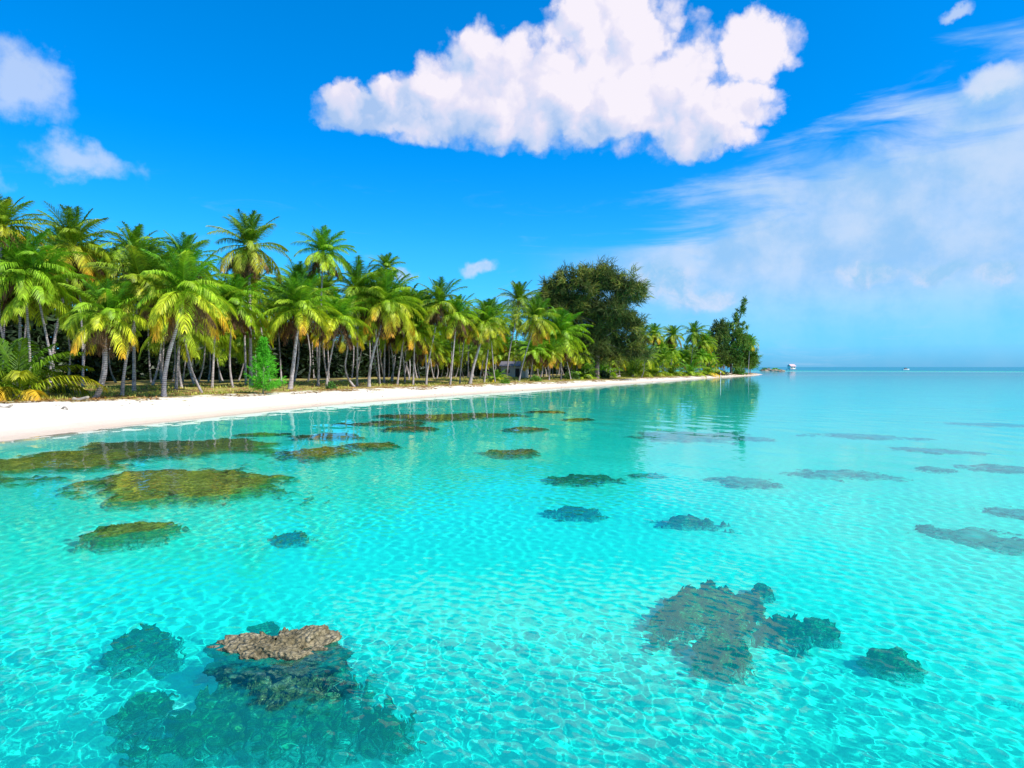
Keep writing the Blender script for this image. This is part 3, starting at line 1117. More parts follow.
H_(326, 388, 338, 318, 35, 'y0', 'bright yellow palm just right of the shaggy brown skirted palm', bow=(-0.2, 0))
H_(357, 386, 358, 291, 38, 'g2', 'full green palm rising behind the bright yellow palm')
H_(356, 387, 346, 330, 24, 'y4', 'palm with trunk curving left at the foot like a bow', bow=(-1.4, 0), skirt=False)
H_(384, 383, 386, 268, 20, 'g0', 'small dark distant palm head alone above the middle of the grove')
H_(369, 387, 386, 302, 35, 'y1', 'palm with trunk leaning strongly right and golden hanging fronds', bow=(-0.6, 0), r0=0.2)
H_(397, 385, 407, 312, 33, 'g3', 'green palm left of the twin leaning palms')
H_(413, 385, 415, 330, 26, 'y4', 'shorter yellow green palm standing left of the twin leaning palms')
H_(426, 385, 440, 302, 28, 'y2', 'left one of the twin leaning palms over the curve of the beach', bow=(-0.3, 0))
H_(450, 385, 457, 314, 27, 'y0', 'right one of the twin leaning palms, straighter trunk and yellow tips')
H_(470, 384, 486, 322, 28, 'y3', 'palm with thick brown skirt of dead leaves past the twin leaning palms', bow=(-0.3, 0), r0=0.24)
H_(484, 383, 492, 318, 22, 'g1', 'green palm tucked behind the thick brown skirted one')
H_(507, 378, 519, 300, 24, 'g2', 'slender palm leaning right with a bare pale trunk before the grey hut', bow=(-0.5, 0), r0=0.16, skirt=False)
H_(519, 381, 536, 318, 25, 'y2', 'palm with orange coconuts crossing behind the slender leaning palm', bow=(-0.3, 0))
H_(530, 380, 534, 350, 20, 'g0', 'low palm in front of the grey hut with spreading fronds')
H_(561, 380, 561, 333, 28, 'g1', 'full light green palm with short pale trunk below the big dark tree')
H_(549, 380, 551, 352, 18, 'y4', 'low yellowish palm left of the short pale trunked palm')
H_(600, 377, 592, 318, 16, 'g3', 'palm head set against the middle of the big dark tree')
H_(576, 379, 578, 352, 17, 'y2', 'small palm right of the short pale trunked palm')
H_(612, 377, 613, 349, 16, 'g2', 'small upright palm under the right side of the big dark tree')
H_(643, 376, 643, 335, 15, 'g0', 'palm head just clear of the big dark tree on its right')
H_(649, 376, 654, 334, 13, 'y3', 'palm touching the one just clear of the big dark tree')
H_(671, 375.6, 673, 335, 14, 'y0', 'middle palm of the row between the two dark trees')
H_(690, 375.3, 694, 333, 14, 'g2', 'palm standing last before the wispy point tree')
H_(700, 375.3, 704, 342, 12, 'y2', 'lower palm with brown fronds touching the wispy point tree')
H_(748, 374.4, 750, 342, 10, 'y4', 'last palm of all, at the very tip of the point')

# low palms without a trunk
LOWC = []
for i in range(3):
    rnd = random.Random(300 + i)
    mb = MB()
    for k in range(20):
        a = k / 19
        az = k * 2.39996 + rnd.uniform(-0.2, 0.2)
        frond(mb, rnd, (0.1 * math.cos(az), 0.1 * math.sin(az), 0.1), az, R(86) - R(62) * a + R(rnd.uniform(-6, 6)), R(55) + R(55) * a, 4.4 * rnd.uniform(0.8, 1.1), a,
              (2.0 if i == 0 else 0.7) * rnd.uniform(0.4, 1.3), hang=0.4)
    LOWC.append(mb.mesh('fronds', M_PALM))
mbs = MB()
for k in range(9):
    a = k * 0.7
    mbs.tube([(0.16 * math.cos(a), 0.16 * math.sin(a), -0.15), (0.2 * math.cos(a), 0.2 * math.sin(a), 0.35), (0.30 * math.cos(a), 0.30 * math.sin(a), 0.9)], [0.09, 0.08, 0.04], 6)
LOWB = mbs.mesh('leaf_bases', M_TRUNK, True)


def low_palm(bx, by, rad, v, label, rz=0):
    x, y, z = ground_hit(bx, by)
    s = rad * y / FOC / 3.2
    root = bpy.data.objects.new('young_palm', None)
    col.objects.link(root)
    root.location = (x, y, z)
    root.rotation_euler = (0, 0, rz)
    root.scale = (s, s, s)
    tag(root, label, 'young palm', 'low young palms by the beach')
    link('fronds', LOWC[v], root)
    link('leaf_bases', LOWB, root)
    HAND.append((x, y))


low_palm(18, 398, 58, 0, 'large low palm spilling orange and yellow fronds onto the sand at the left edge', 0.4)
low_palm(-22, 397, 46, 1, 'dark green low palm half out of view at the left edge', 2.4)
low_palm(632, 377, 22, 1, 'low bushy green palm at the foot of the big dark tree', 1.0)
low_palm(654, 376.5, 17, 2, 'low palm right of the bushy one, first in the run of low palms', 2.0)
low_palm(600, 377.9, 19, 2, 'low palm covering the foot of the big dark tree trunk', 3.1)
low_palm(583, 379, 17, 1, 'low palm left of the one covering the big tree foot', 5.3)
low_palm(671, 376, 15, 1, 'low green palm second in the run of low palms', 4.0)
low_palm(690, 375.8, 14, 2, 'low palm third in the run of low palms before the point tree', 5.0)
low_palm(708, 375.5, 14, 0, 'yellow leaved low palm ending the run beside the point tree', 0.3)
low_palm(497, 382, 13, 0, 'small yellow palm seedling on the grass in front of the grey hut', 1.3)

# ------------------------------------------------------------------ the grove behind: individual palms copied from a few
SKY = [(-60, 225), (0, 232), (70, 228), (110, 250), (140, 243), (170, 250), (210, 268), (250, 262), (290, 268), (330, 268), (360, 280), (400, 286), (450, 296),
       (480, 316), (520, 306), (560, 322), (600, 330), (650, 334), (700, 336), (760, 350)]
protos = []
for i in range(12):
    root = bpy.data.objects.new('palm_tree', None)
    col.objects.link(root)
    h = 10.0
    a = pr.uniform(0, 6.28)
    lx, ly = pr.uniform(0.2, 2.4) * math.cos(a), pr.uniform(0.2, 2.4) * math.sin(a)
    link('trunk', trunk_mesh(lx, ly, h, 0.12, (pr.uniform(-0.9, 0.9), pr.uniform(-0.5, 0.5)), i), root)
    key = ['g0', 'y1', 'g2', 'g3', 'y4', 'g1', 'y2', 'g4', 'g5', 'y5', 'g0', 'y3'][i]
    place_crown(root, key, (lx, ly, h), 0.92, pr.uniform(0, 6.28), skirt=(i % 2 == 0))
    protos.append(root)
n_in = 0
placed = list(HAND)
tries = 0
first = [True] * len(protos)
shore_w = POLY[3:shore_n + 1]
seglen = np.hypot(*(np.diff(shore_w, axis=0).T))
cum = np.concatenate([[0], np.cumsum(seglen)])
while n_in < 250 and tries < 9000:
    tries += 1
    s_ = pr.random() ** 1.25 * cum[-1]
    i = int(np.searchsorted(cum, s_) - 1)
    i = max(0, min(i, len(seglen) - 1))
    f = (s_ - cum[i]) / seglen[i]
    p = shore_w[i] * (1 - f) + shore_w[i + 1] * f
    tdir = (shore_w[i + 1] - shore_w[i]) / seglen[i]
    nrm = np.array([-tdir[1], tdir[0]])
    inl = float(beach_w(p[1])) + 1.5 + pr.random() ** 1.1 * 56
    q = p + nrm * inl
    x, y = float(q[0]), float(q[1])
    if y < 40 or tries < 0:
        continue
    sdv = float(signed_dist(np.array([x]), np.array([y]))[0])
    if sdv < beach_w(y) + 1.8:
        continue
    if min((x - a) ** 2 + (y - b) ** 2 for a, b in placed) < 2.1 ** 2:
        continue
    px = 512 + x / y * FOC
    if px < -60 or px > 748:
        continue
    # keep the hut in view
    if 498 < px < 530 and y < 150:
        continue
    z = tz(x, y)
    skyline = np.interp(px, [a for a, b in SKY], [b for a, b in SKY]) + abs(pr.gauss(0, 26)) + 4
    ztop = CAM_H + (367 - skyline) / FOC * y - 2.2
    hgt_ = ztop - z
    hgt_ = max(5.5, min(hgt_, 21))
    k = pr.randrange(len(protos))
    src = protos[k]
    if first[k]:
        root = src
        first[k] = False
    else:
        root = src.copy()
        col.objects.link(root)
        for ch in list(src.children):
            c = ch.copy()
            col.objects.link(c)
            c.parent = root
    s = hgt_ / 10.0
    root.location = (x, y, z)
    root.rotation_euler = (0, 0, pr.uniform(0, 6.28))
    root.scale = (1, 1, s)
    cs = pr.uniform(0.86, 1.12) * (1.0 if y < 110 else 0.85)
    for ch in root.children:
        ch.scale = (cs, cs, cs / s) if ch.name.split('.')[0] != 'trunk' else (1, 1, 1)
    tag(root, 'grey trunked coconut palm packed in the crowded grove behind the front row', 'palm tree', 'palms filling the grove behind the front row')
    placed.append((x, y))
    n_in += 1


# ------------------------------------------------------------------ ironwoods (casuarina): limbs with sprays of needles
def spray(mb, rnd, p, d, L, n, colr, w=0.05, spread=0.6):
    d = np.asarray(d, float)
    d /= np.linalg.norm(d)
    Vs, Fs, Cs = [], [], []
    k = 0
    for i in range(n):
        t = rnd.random()
        o = p + d * L * t * 0.8 + np.array([rnd.gauss(0, 1) for _ in range(3)]) * L * 0.12
        dd = d * (0.8) + np.array([rnd.gauss(0, 1) for _ in range(3)]) * spread + np.array([0, 0, -0.12])
        dd /= np.linalg.norm(dd)
        sdv = np.cross(dd, [rnd.gauss(0, 1) for _ in range(3)])
        sdv /= np.linalg.norm(sdv) + 1e-9
        ll = L * rnd.uniform(0.35, 0.75)
        m_ = o + dd * ll * 0.5
        e = o + dd * ll + np.array([0, 0, -0.12 * ll])
        Vs += [o - sdv * w * 0.5, o + sdv * w * 0.5, m_ - sdv * w, m_ + sdv * w, e - sdv * w * 0.25, e + sdv * w * 0.25]
        Fs += [(k, k + 1, k + 3, k + 2), (k + 2, k + 3, k + 5, k + 4)]
        c = np.array(colr) * rnd.uniform(0.7, 1.3)
        Cs += [c] * 6
        k += 6
    mb.add(Vs, Fs, np.array(Cs))


def ironwood(name, loc, lobes, trunk_h, r0, label, cat, seed, cols, nclump=600, nb=34, w=0.07, L=1.5, group=None, up=0.6):
    """lobes: (x,y,z,rx,ry,rz,weight) relative to the base; limbs reach each clump"""
    rnd = random.Random(seed)
    root = bpy.data.objects.new(name, None)
    col.objects.link(root)
    root.location = loc
    tag(root, label, cat, group)
    tk = MB()
    tk.tube([(0, 0, -0.4), (0.1 * r0, 0, trunk_h * 0.35), (0.6 * r0, 0.3 * r0, trunk_h * 0.7), (0.2 * r0, 0, trunk_h)], [r0 * 1.25, r0 * 0.95, r0 * 0.75, r0 * 0.5], 10, wob=0.15)
    lm = MB()
    cr = MB()
    tot = sum(l[6] for l in lobes)
    for l in lobes:
        c = np.array(l[:3])
        rad = np.array(l[3:6])
        st = np.array([0.2 * r0, 0, trunk_h * rnd.uniform(0.55, 0.98)])
        mid = st * 0.5 + c * 0.5 + np.array([rnd.gauss(0, 0.4), rnd.gauss(0, 0.4), -0.06 * np.linalg.norm(c - st)])
        lm.tube([st, mid, c], [r0 * 0.42, r0 * 0.28, r0 * 0.12], 7, wob=0.1)
        for k in range(int(nclump * l[6] / tot)):
            while True:
                d = np.array([rnd.gauss(0, 1) for _ in range(3)])
                d /= np.linalg.norm(d)
                if d[2] > -0.75:
                    break
            rr = rnd.random() ** 0.45 * (1 + 0.25 * fbm_np([d[0] * 3 + seed], [d[1] * 3 + l[0]], [d[2] * 3 + l[2]], octaves=2)[0])
            # ragged: some directions of a lobe are bare
            if fbm_np([d[0] * 2.2 + seed + l[0]], [d[1] * 2.2], [d[2] * 2.2 + l[2]], octaves=2)[0] < -0.12 and rr > 0.6:
                continue
            p = c + d * rad * rr
            if rnd.random() < 0.22:
                q = c * 0.35 + p * 0.65 + np.array([0, 0, -0.3])
                lm.tube([c * 0.85 + mid * 0.15, q, p], [r0 * 0.12, r0 * 0.07, r0 * 0.025], 5, cap=False)
            out = d * 0.8 + np.array([0, 0, up]) + np.array([rnd.gauss(0, 0.25) for _ in range(3)])
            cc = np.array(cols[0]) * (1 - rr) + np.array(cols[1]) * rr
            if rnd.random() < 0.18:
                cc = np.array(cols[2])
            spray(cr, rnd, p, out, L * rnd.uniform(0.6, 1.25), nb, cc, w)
    link('trunk', tk.mesh('trunk', M_WOOD, True), root)
    link('limbs', lm.mesh('limbs', M_WOOD, True), root)
    link('crown', cr.mesh('crown', M_NEEDLE), root)
    return root


# the big dark tree behind the palms
bY = 150.0
bX = (597 - 512) / FOC * bY
bz = max(tz(bX, bY), 0)
k_ = bY / FOC


def lobe(px, py, rx, ry, wgt, dy=0.0, X0=bX, Yd=bY, z0=bz):
    kk = Yd / FOC
    return ((px - 512) * kk - X0, dy, CAM_H + (367 - py) * kk - z0, rx * kk, (rx + ry) * 0.42 * kk, ry * kk, wgt)


lobes = [lobe(556, 293, 20, 13, 1.1, 1), lobe(575, 278, 22, 14, 1.3, -1), lobe(600, 274, 24, 14, 1.4, 1.5), lobe(621, 281, 18, 11, 0.8, -1), lobe(629, 292, 15, 7, 0.5, 2),
         lobe(565, 307, 22, 14, 1.1, 0), lobe(590, 303, 22, 16, 1.2, 2), lobe(610, 306, 16, 12, 0.7, -2), lobe(622, 318, 14, 6, 0.45, 0), lobe(602, 328, 20, 14, 0.9, 1),
         lobe(629, 330, 12, 4, 0.22, 1), lobe(570, 326, 20, 14, 0.8, 3), lobe(545, 300, 12, 12, 0.5, 2), lobe(637, 286, 7, 5, 0.25, 0), lobe(634, 318, 9, 3, 0.22, 1), lobe(550, 284, 10, 7, 0.35, 0), lobe(585, 345, 26, 14, 0.9, 0), lobe(640, 345, 14, 10, .5, 2), lobe(618, 345, 20, 14, 0.7, 3)]
lobes = [(a_ * 0.95, b_, c_ - 1.7, d_ * 0.9, e_ * 0.9, f_ * 0.9, g_) for a_, b_, c_, d_, e_, f_, g_ in lobes]
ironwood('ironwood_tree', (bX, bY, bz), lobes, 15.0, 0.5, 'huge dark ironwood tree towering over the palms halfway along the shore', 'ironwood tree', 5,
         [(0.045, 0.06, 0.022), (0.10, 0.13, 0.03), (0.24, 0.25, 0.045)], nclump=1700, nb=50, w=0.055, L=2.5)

# trees of the point
pY = 262.0


def point_tree(px, lst, th, r0, label, seed, cols, ncl, w=0.11, L=2.0, up=0.9, Yd=pY, name='ironwood_tree', cat='ironwood tree'):
    X0 = (px - 512) / FOC * Yd
    z0 = max(tz(X0, Yd), 0.1)
    ironwood(name, (X0, Yd, z0), [lobe(*l, X0=X0, Yd=Yd, z0=z0) for l in lst], th, r0, label, cat, seed, cols, nclump=ncl, nb=30, w=w, L=L, group='trees of the point', up=up)


PC = [(0.07, 0.14, 0.025), (0.14, 0.26, 0.035), (0.24, 0.36, 0.06)]
point_tree(731, [(728, 352, 9, 16, 1.2), (733, 337, 8, 12, 1), (737, 322, 4, 8, .4), (741, 311, 2.0, 6, .18), (743.5, 305, 1.2, 4, .08), (722, 332, 6, 8, .4), (745, 330, 4, 1.6, .12), (742, 345, 7, 12, .8), (735, 362, 10, 10, 1)],
           14, 0.4, 'tall wispy ironwood with a thin leaning tip near the end of the point', 21, PC, 460)
point_tree(716, [(716, 345, 9, 14, 1), (719, 331, 6, 9, .5), (717, 358, 9, 10, .7)], 10, 0.35, 'dark ironwood with a short pointed top left of the wispy tip tree', 22, [(0.05, 0.085, 0.025), (0.09, 0.16, 0.03), (0.18, 0.24, 0.04)], 320, Yd=255)
point_tree(744, [(745, 357, 10, 14, 1), (743, 343, 8, 10, .7), (740, 364, 9, 9, .6), (752, 362, 5, 9, .5)], 7, 0.3, 'rounded green tree at the water end of the point', 23, [(0.07, 0.14, 0.02), (0.12, 0.24, 0.03), (0.2, 0.34, 0.05)], 330, Yd=285)
point_tree(750, [(749, 366, 5, 6, 1), (747, 360, 4, 6, .6)], 3, 0.2, 'bright green bush closing the point at the water', 24, [(0.08, 0.26, 0.02), (0.12, 0.36, 0.03), (0.2, 0.42, 0.05)], 110, Yd=290, name='bush', cat='bush')

point_tree(703, [(703, 357, 9, 10, 1), (697, 363, 9, 8, .7), (709, 349, 6, 8, .5)], 6, 0.25, 'low rounded green tree filling the gap left of the pointed ironwood', 25, PC, 200, Yd=245)

# the bright sapling on the beach edge
sx_, sy_, sz_ = ground_hit(263, 394)
rnd = random.Random(8)
root = bpy.data.objects.new('ironwood_sapling', None)
col.objects.link(root)
root.location = (sx_, sy_, sz_)
tag(root, 'bright green feathery ironwood sapling at the sand edge before the tallest palm', 'sapling')
tk, cr = MB(), MB()
sk_ = sy_ / FOC
hh = 52 * sk_
tk.tube([(0, 0, -0.1), (0.05, 0, hh * 0.4), (0.1, 0, hh * 0.97)], [0.09, 0.05, 0.012], 7)
for i in range(210):
    t = rnd.random() ** 1.15
    az = rnd.uniform(0, 6.28)
    if math.sin(az * 2.5 + t * 9) < -0.85:
        continue
    bl = (1 - t) ** 1.25 * 21 * sk_ * rnd.choice((0.45, 0.7, 0.9, 1.1)) + 0.16
    b0 = np.array([0.1 * t, 0, hh * (0.03 + 0.95 * t)])
    el_ = R(22 + 45 * t)
    d = np.array([math.cos(az) * math.cos(el_), math.sin(az) * math.cos(el_), math.sin(el_)])
    if i % 3 == 0:
        tk.tube([b0, b0 + d * bl * 0.9], [0.018, 0.005], 4, cap=False)
    for q in np.arange(0.15, 1.0, 0.24):
        spray(cr, rnd, b0 + d * bl * q, d, 0.5, 10, (0.11, 0.40, 0.02), 0.022, 0.5)
link('trunk', tk.mesh('trunk', M_WOOD, True), root)
link('crown', cr.mesh('crown', M_NEEDLE), root)


# ------------------------------------------------------------------ shrubs
def shrub_mesh(seed, cols, nl=900, leaf=0.16):
    rnd = random.Random(seed)
    mb = MB()
    nrs = np.random.RandomState(seed)
    D = nrs.normal(size=(nl, 3))
    D /= np.linalg.norm(D, axis=1)[:, None]
    D[:, 2] = np.abs(D[:, 2])
    rr = nrs.random(nl) ** 0.35 * (1 + 0.4 * fbm_np(D[:, 0] * 2 + seed, D[:, 1] * 2, D[:, 2] * 2, octaves=2))
    P = D * rr[:, None]
    a = nrs.normal(size=(nl, 3))
    a /= np.linalg.norm(a, axis=1)[:, None]
    b = np.cross(a, nrs.normal(size=(nl, 3)))
    b /= np.linalg.norm(b, axis=1)[:, None]
    a, b = a * leaf * nrs.uniform(0.6, 1.3, (nl, 1)), b * leaf * 0.32
    V = np.stack([P - a - b * 0.2, P - b, P + a + b * 0.2, P + b], 1).reshape(-1, 3)
    F = np.arange(nl * 4).reshape(-1, 4)
    c0, c1 = np.array(cols[0]), np.array(cols[1])
    t = nrs.random(nl)[:, None]
    C = np.repeat(c0 * (1 - t) + c1 * t, 4, axis=0)
    mb.add(V, F, C)
    st = MB()
    for k in range(7):
        e = np.array([rnd.uniform(-0.6, 0.6), rnd.uniform(-0.6, 0.6), rnd.uniform(0.5, 0.85)])
        st.tube([(0, 0, -0.05), e * 0.5 + [0, 0, 0.05], e], [0.04, 0.025, 0.01], 5, cap=False)
    return mb.mesh('foliage', M_SHRUB), st.mesh('stems', M_WOOD)


SHR = [shrub_mesh(1, [(0.04, 0.11, 0.015), (0.11, 0.25, 0.03)]), shrub_mesh(2, [(0.10, 0.28, 0.02), (0.20, 0.42, 0.04)]), shrub_mesh(3, [(0.02, 0.05, 0.015), (0.06, 0.12, 0.03)])]


def shrub(px, py, rx, h, v, label):
    x, y, z = ground_hit(px, py)
    root = bpy.data.objects.new('shrub', None)
    col.objects.link(root)
    root.location = (x, y, z - 0.03)
    k = y / FOC
    root.scale = (rx * k, rx * k, h * k)
    root.rotation_euler = (0, 0, pr.uniform(0, 6))
    tag(root, label, 'shrub', 'shrubs along the forest edge')
    link('foliage', SHR[v][0], root)
    link('stems', SHR[v][1], root)


shrub(586, 379, 9, 13, 0, 'round green shrub on the grass edge below the big dark tree')
shrub(572, 379.5, 8, 8, 0, 'low wide shrub left of the round green one')
shrub(603, 378.4, 7, 9, 2, 'dark shrub right of the round green one')
shrub(536, 381, 6, 6, 1, 'small bright bush right of the grey hut')
shrub(505, 383.5, 5, 5, 1, 'tiny bright green bush beside the yellow seedling palm')
shrub(331, 389, 5, 7, 0, 'small green bush at the foot of the bright yellow palm')
shrub(720, 374.8, 7, 5, 2, 'dark low shrub under the pointed ironwood')
shrub(738, 374.4, 7, 7, 0, 'green shrub under the wispy tip tree')
shrub(60, 393, 9, 9, 2, 'dark shrub right of the large low orange palm')
shrub(0, 396, 12, 14, 2, 'dark shrub behind the large low orange palm at the left edge')

# far undergrowth at the back of the grove, one mass
nrs = np.random.RandomState(12)
n_ = 190000
s_ = nrs.random(n_) * cum[-1]
ii = np.clip(np.searchsorted(cum, s_) - 1, 0, len(seglen) - 1)
f = ((s_ - cum[ii]) / seglen[ii])[:, None]
p = shore_w[ii] * (1 - f) + shore_w[ii + 1] * f
td = (shore_w[ii + 1] - shore_w[ii]) / seglen[ii][:, None]
q = p + np.stack([-td[:, 1], td[:, 0]], -1) * (beach_w(p[:, 1]) + 46 + 14 * nrs.random(n_))[:, None]
sdq = signed_dist(q[:, 0], q[:, 1])
hmax = np.interp(q[:, 1], [60, 120], [13.0, 9.0]) + 2.6 * fbm_np(q[:, 0] * 0.10, q[:, 1] * 0.10, octaves=3)
ok = (q[:, 1] > 35) & (sdq > beach_w(q[:, 1]) + 4)
q, hmax = q[ok], np.maximum(hmax[ok], 1.5)
zq = terrain(q[:, 0], q[:, 1]) + nrs.random(len(q)) ** 0.8 * hmax
Pq = np.stack([q[:, 0], q[:, 1], zq], -1)
n_ = len(Pq)
a = nrs.normal(size=(n_, 3)) * np.array([1, 1, 0.7])
a /= np.linalg.norm(a, axis=1)[:, None]
b = np.cross(a, nrs.normal(size=(n_, 3)))
b /= np.linalg.norm(b, axis=1)[:, None]
a, b = a * nrs.uniform(0.4, 1.2, (n_, 1)), b * nrs.uniform(0.12, 0.34, (n_, 1))
V = np.stack([Pq - a, Pq - b, Pq + a, Pq + b], 1).reshape(-1, 3)
t_ = nrs.random((n_, 1))
C = np.repeat(np.array((0.012, 0.026, 0.012)) * (1 - t_) + np.array((0.035, 0.07, 0.02)) * t_, 4, axis=0)  # leaf colours darkened to stand in for deep shade under the canopy
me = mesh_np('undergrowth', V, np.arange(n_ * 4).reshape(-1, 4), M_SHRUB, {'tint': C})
tag(link('undergrowth', me), 'leafy undergrowth, coloured dark as grove shade, filling the back of the palm grove', 'undergrowth', kind='stuff')

# grass tufts and fallen leaf litter on the forest edge
def scatter(name, n_, seed, inl0, inl1, hgt, colA, colB, label, cat, flat=False, mat=M_SHRUB, ln=(0.1, 0.3), wd=0.03, power=1.0):
    nrs = np.random.RandomState(seed)
    s_ = nrs.random(n_) ** 1.4 * cum[-1]
    ii = np.clip(np.searchsorted(cum, s_) - 1, 0, len(seglen) - 1)
    f = ((s_ - cum[ii]) / seglen[ii])[:, None]
    p = shore_w[ii] * (1 - f) + shore_w[ii + 1] * f
    td = (shore_w[ii + 1] - shore_w[ii]) / seglen[ii][:, None]
    q = p + np.stack([-td[:, 1], td[:, 0]], -1) * (beach_w(p[:, 1]) + inl0 + (inl1 - inl0) * nrs.random(n_) ** power)[:, None]
    cl = fbm_np(q[:, 0] * 0.45 + seed, q[:, 1] * 0.45, octaves=3)
    ok = (cl > -0.05) & (q[:, 1] > 35)
    q = q[ok]
    n_ = len(q)
    z = terrain(q[:, 0], q[:, 1])
    P0 = np.stack([q[:, 0], q[:, 1], z], -1)
    az = nrs.random(n_) * 6.28
    L_ = nrs.uniform(ln[0], ln[1], n_)
    if flat:
        el = nrs.uniform(-0.1, 0.35, n_)
        P0[:, 2] += 0.02
    else:
        el = nrs.uniform(0.6, 1.5, n_)
        P0[:, 2] -= 0.01
    d = np.stack([np.cos(az) * np.cos(el), np.sin(az) * np.cos(el), np.sin(el)], -1)
    sdv = np.stack([-np.sin(az), np.cos(az), 0 * az], -1) * wd * nrs.uniform(0.5, 1.4, (n_, 1))
    m_ = P0 + d * L_[:, None] * 0.55
    e = P0 + d * L_[:, None] + np.array([0, 0, -0.02])
    V = np.stack([P0 - sdv, P0 + sdv, m_ + sdv, m_ - sdv, e + sdv * 0.2, e - sdv * 0.2], 1).reshape(-1, 3)
    k = np.arange(n_)[:, None] * 6
    F = np.concatenate([k + np.array([0, 1, 2, 3]), k + np.array([3, 2, 4, 5])])
    t_ = nrs.random((n_, 1))
    C = np.repeat(np.array(colA) * (1 - t_) + np.array(colB) * t_, 6, axis=0)
    me = mesh_np(name, V, F, mat, {'tint': C})
    tag(link(name, me), label, cat, kind='stuff')


scatter('grass', 70000, 31, 0.0, 16, 0.3, (0.18, 0.26, 0.03), (0.60, 0.55, 0.12), 'thin yellow green grass on the ground under the front palms', 'grass', wd=0.03, ln=(0.12, 0.38))
scatter('leaf_litter', 46000, 32, -3.0, 14, 0.1, (0.16, 0.08, 0.03), (0.60, 0.36, 0.14), 'brown fallen fronds and husks littering the top of the beach', 'litter', flat=True, mat=M_DEAD, ln=(0.15, 0.6), wd=0.05, power=1.5)

scatter('beach_debris', 1500, 33, -9.0, -1.0, 0.1, (0.10, 0.06, 0.04), (0.30, 0.22, 0.14), 'scattered husks and twigs on the open white sand', 'debris', flat=True, mat=M_DEAD, ln=(0.1, 0.45), wd=0.05, power=0.6)

# ------------------------------------------------------------------ driftwood
def log(px, py, lpx, r, label, rz=0.0, name='driftwood_log', lift=0.0):
    x, y, z = ground_hit(px, py)
    L_ = lpx * y / FOC
    mb = MB()
    n = 9
    t = np.linspace(-0.5, 0.5, n)
    pts = np.stack([t * L_ * math.cos(rz), t * L_ * math.sin(rz), r * 0.7 + lift + 0.10 * np.sin(t * 5 + px)], -1)
    mb.tube(pts, r * (1 - 0.35 * (t + 0.5)), 8, wob=0.3)
    me = mb.mesh(name, M_DRIFT, True)
    tag(link(name, me, loc=(x, y, z)), label, 'log', 'driftwood on the beach')


log(81, 400.5, 15, 0.16, 'grey driftwood log lying left of the short front palm foot', 0.05)
log(5, 408, 14, 0.10, 'thin pale driftwood stick on the open sand at the left edge', 0.15)
log(64, 409.5, 9, 0.07, 'thin driftwood stick in the middle of the wide sand', -0.2)
log(614, 377.5, 14, 0.35, 'weathered log on the sand edge below the big dark tree', 0.3)
log(727, 374.6, 9, 0.35, 'bleached log at the foot of the point trees', 0.3)

# ------------------------------------------------------------------ grey hut in the trees
M_WALL = mat_plain('hut_wall_boards', (0.52, 0.54, 0.56), 0.8, 0.2, 2)
M_TIN = mat_plain('hut_roof_tin', (0.17, 0.15, 0.15), 0.5, 0.3, 2)
M_DARK = mat_plain('dark_opening', (0.03, 0.03, 0.035), 0.8)
hx, hy, hz = ground_hit(514, 378)
hy += 8
hx = (515 - 512) / FOC * hy
hz = tz(hx, hy)
root = bpy.data.objects.new('beach_hut', None)
col.objects.link(root)
root.location = (hx, hy, hz)
root.rotation_euler = (0, 0, R(-12))
tag(root, 'small grey walled hut half hidden between the palm trunks', 'hut')
mb = MB()
mb.box((0, 0, 1.25), (5.2, 3.6, 2.5))
for k in range(14):
    mb.box((-2.45 + k * 0.377, -1.812, 1.25), (0.05, 0.03, 2.4))
link('wall', mb.mesh('wall', M_WALL), root)
mb = MB()
mb.box((0, -1.08, 2.86), (5.9, 2.55, 0.08))
o = link('roof', mb.mesh('roof', M_TIN), root)
o.data.transform(__import__('mathutils').Matrix.Identity(4))
mb2 = MB()
mb2.add([(-3, -2.3, 2.42), (3, -2.3, 2.42), (3, 0, 3.45), (-3, 0, 3.45), (-3, 2.3, 2.42), (3, 2.3, 2.42), (-3, -2.3, 2.50), (3, -2.3, 2.50), (3, 0, 3.53), (-3, 0, 3.53), (-3, 2.3, 2.50), (3, 2.3, 2.50)],
        [(0, 3, 2, 1), (3, 4, 5, 2), (6, 7, 8, 9), (9, 8, 11, 10), (0, 1, 7, 6), (4, 10, 11, 5), (0, 6, 9, 3), (3, 9, 10, 4), (1, 2, 8, 7), (2, 5, 11, 8)])
bpy.data.meshes.remove(o.data)
link('roof', mb2.mesh('roof', M_TIN), root)
mb = MB()
mb.box((0.9, -1.83, 1.0), (0.9, 0.05, 2.0))
link('door', mb.mesh('door', M_DARK), root)
mb = MB()
mb.box((-1.2, -1.83, 1.45), (0.9, 0.05, 0.7))
link('window', mb.mesh('window', M_DARK), root)

# ------------------------------------------------------------------ marker post in the water
M_WHITE = mat_plain('white_paint', (0.8, 0.8, 0.76), 0.6, 0.12, 2)
M_BAND = mat_plain('faded_red_paint', (0.45, 0.16, 0.11), 0.7, 0.3, 2)
P = water_pt(720.5, 383)
root = bpy.data.objects.new('marker_post', None)
col.objects.link(root)
root.location = (P[0], P[1], -1.2)
tag(root, 'thin white marker post standing in the water before the point', 'post')
mb = MB()
mb.tube([(0, 0, 0), (0.01, 0, 2), (0.02, 0, 3.75)], [0.07, 0.065, 0.06], 10, wob=0.05)
link('pole', mb.mesh('pole', M_WHITE, True), root)
mb = MB()
mb.tube([(0.016, 0, 2.95), (0.018, 0, 3.35)], [0.078, 0.078], 10)
link('painted_band', mb.mesh('painted_band', M_BAND, True), root)

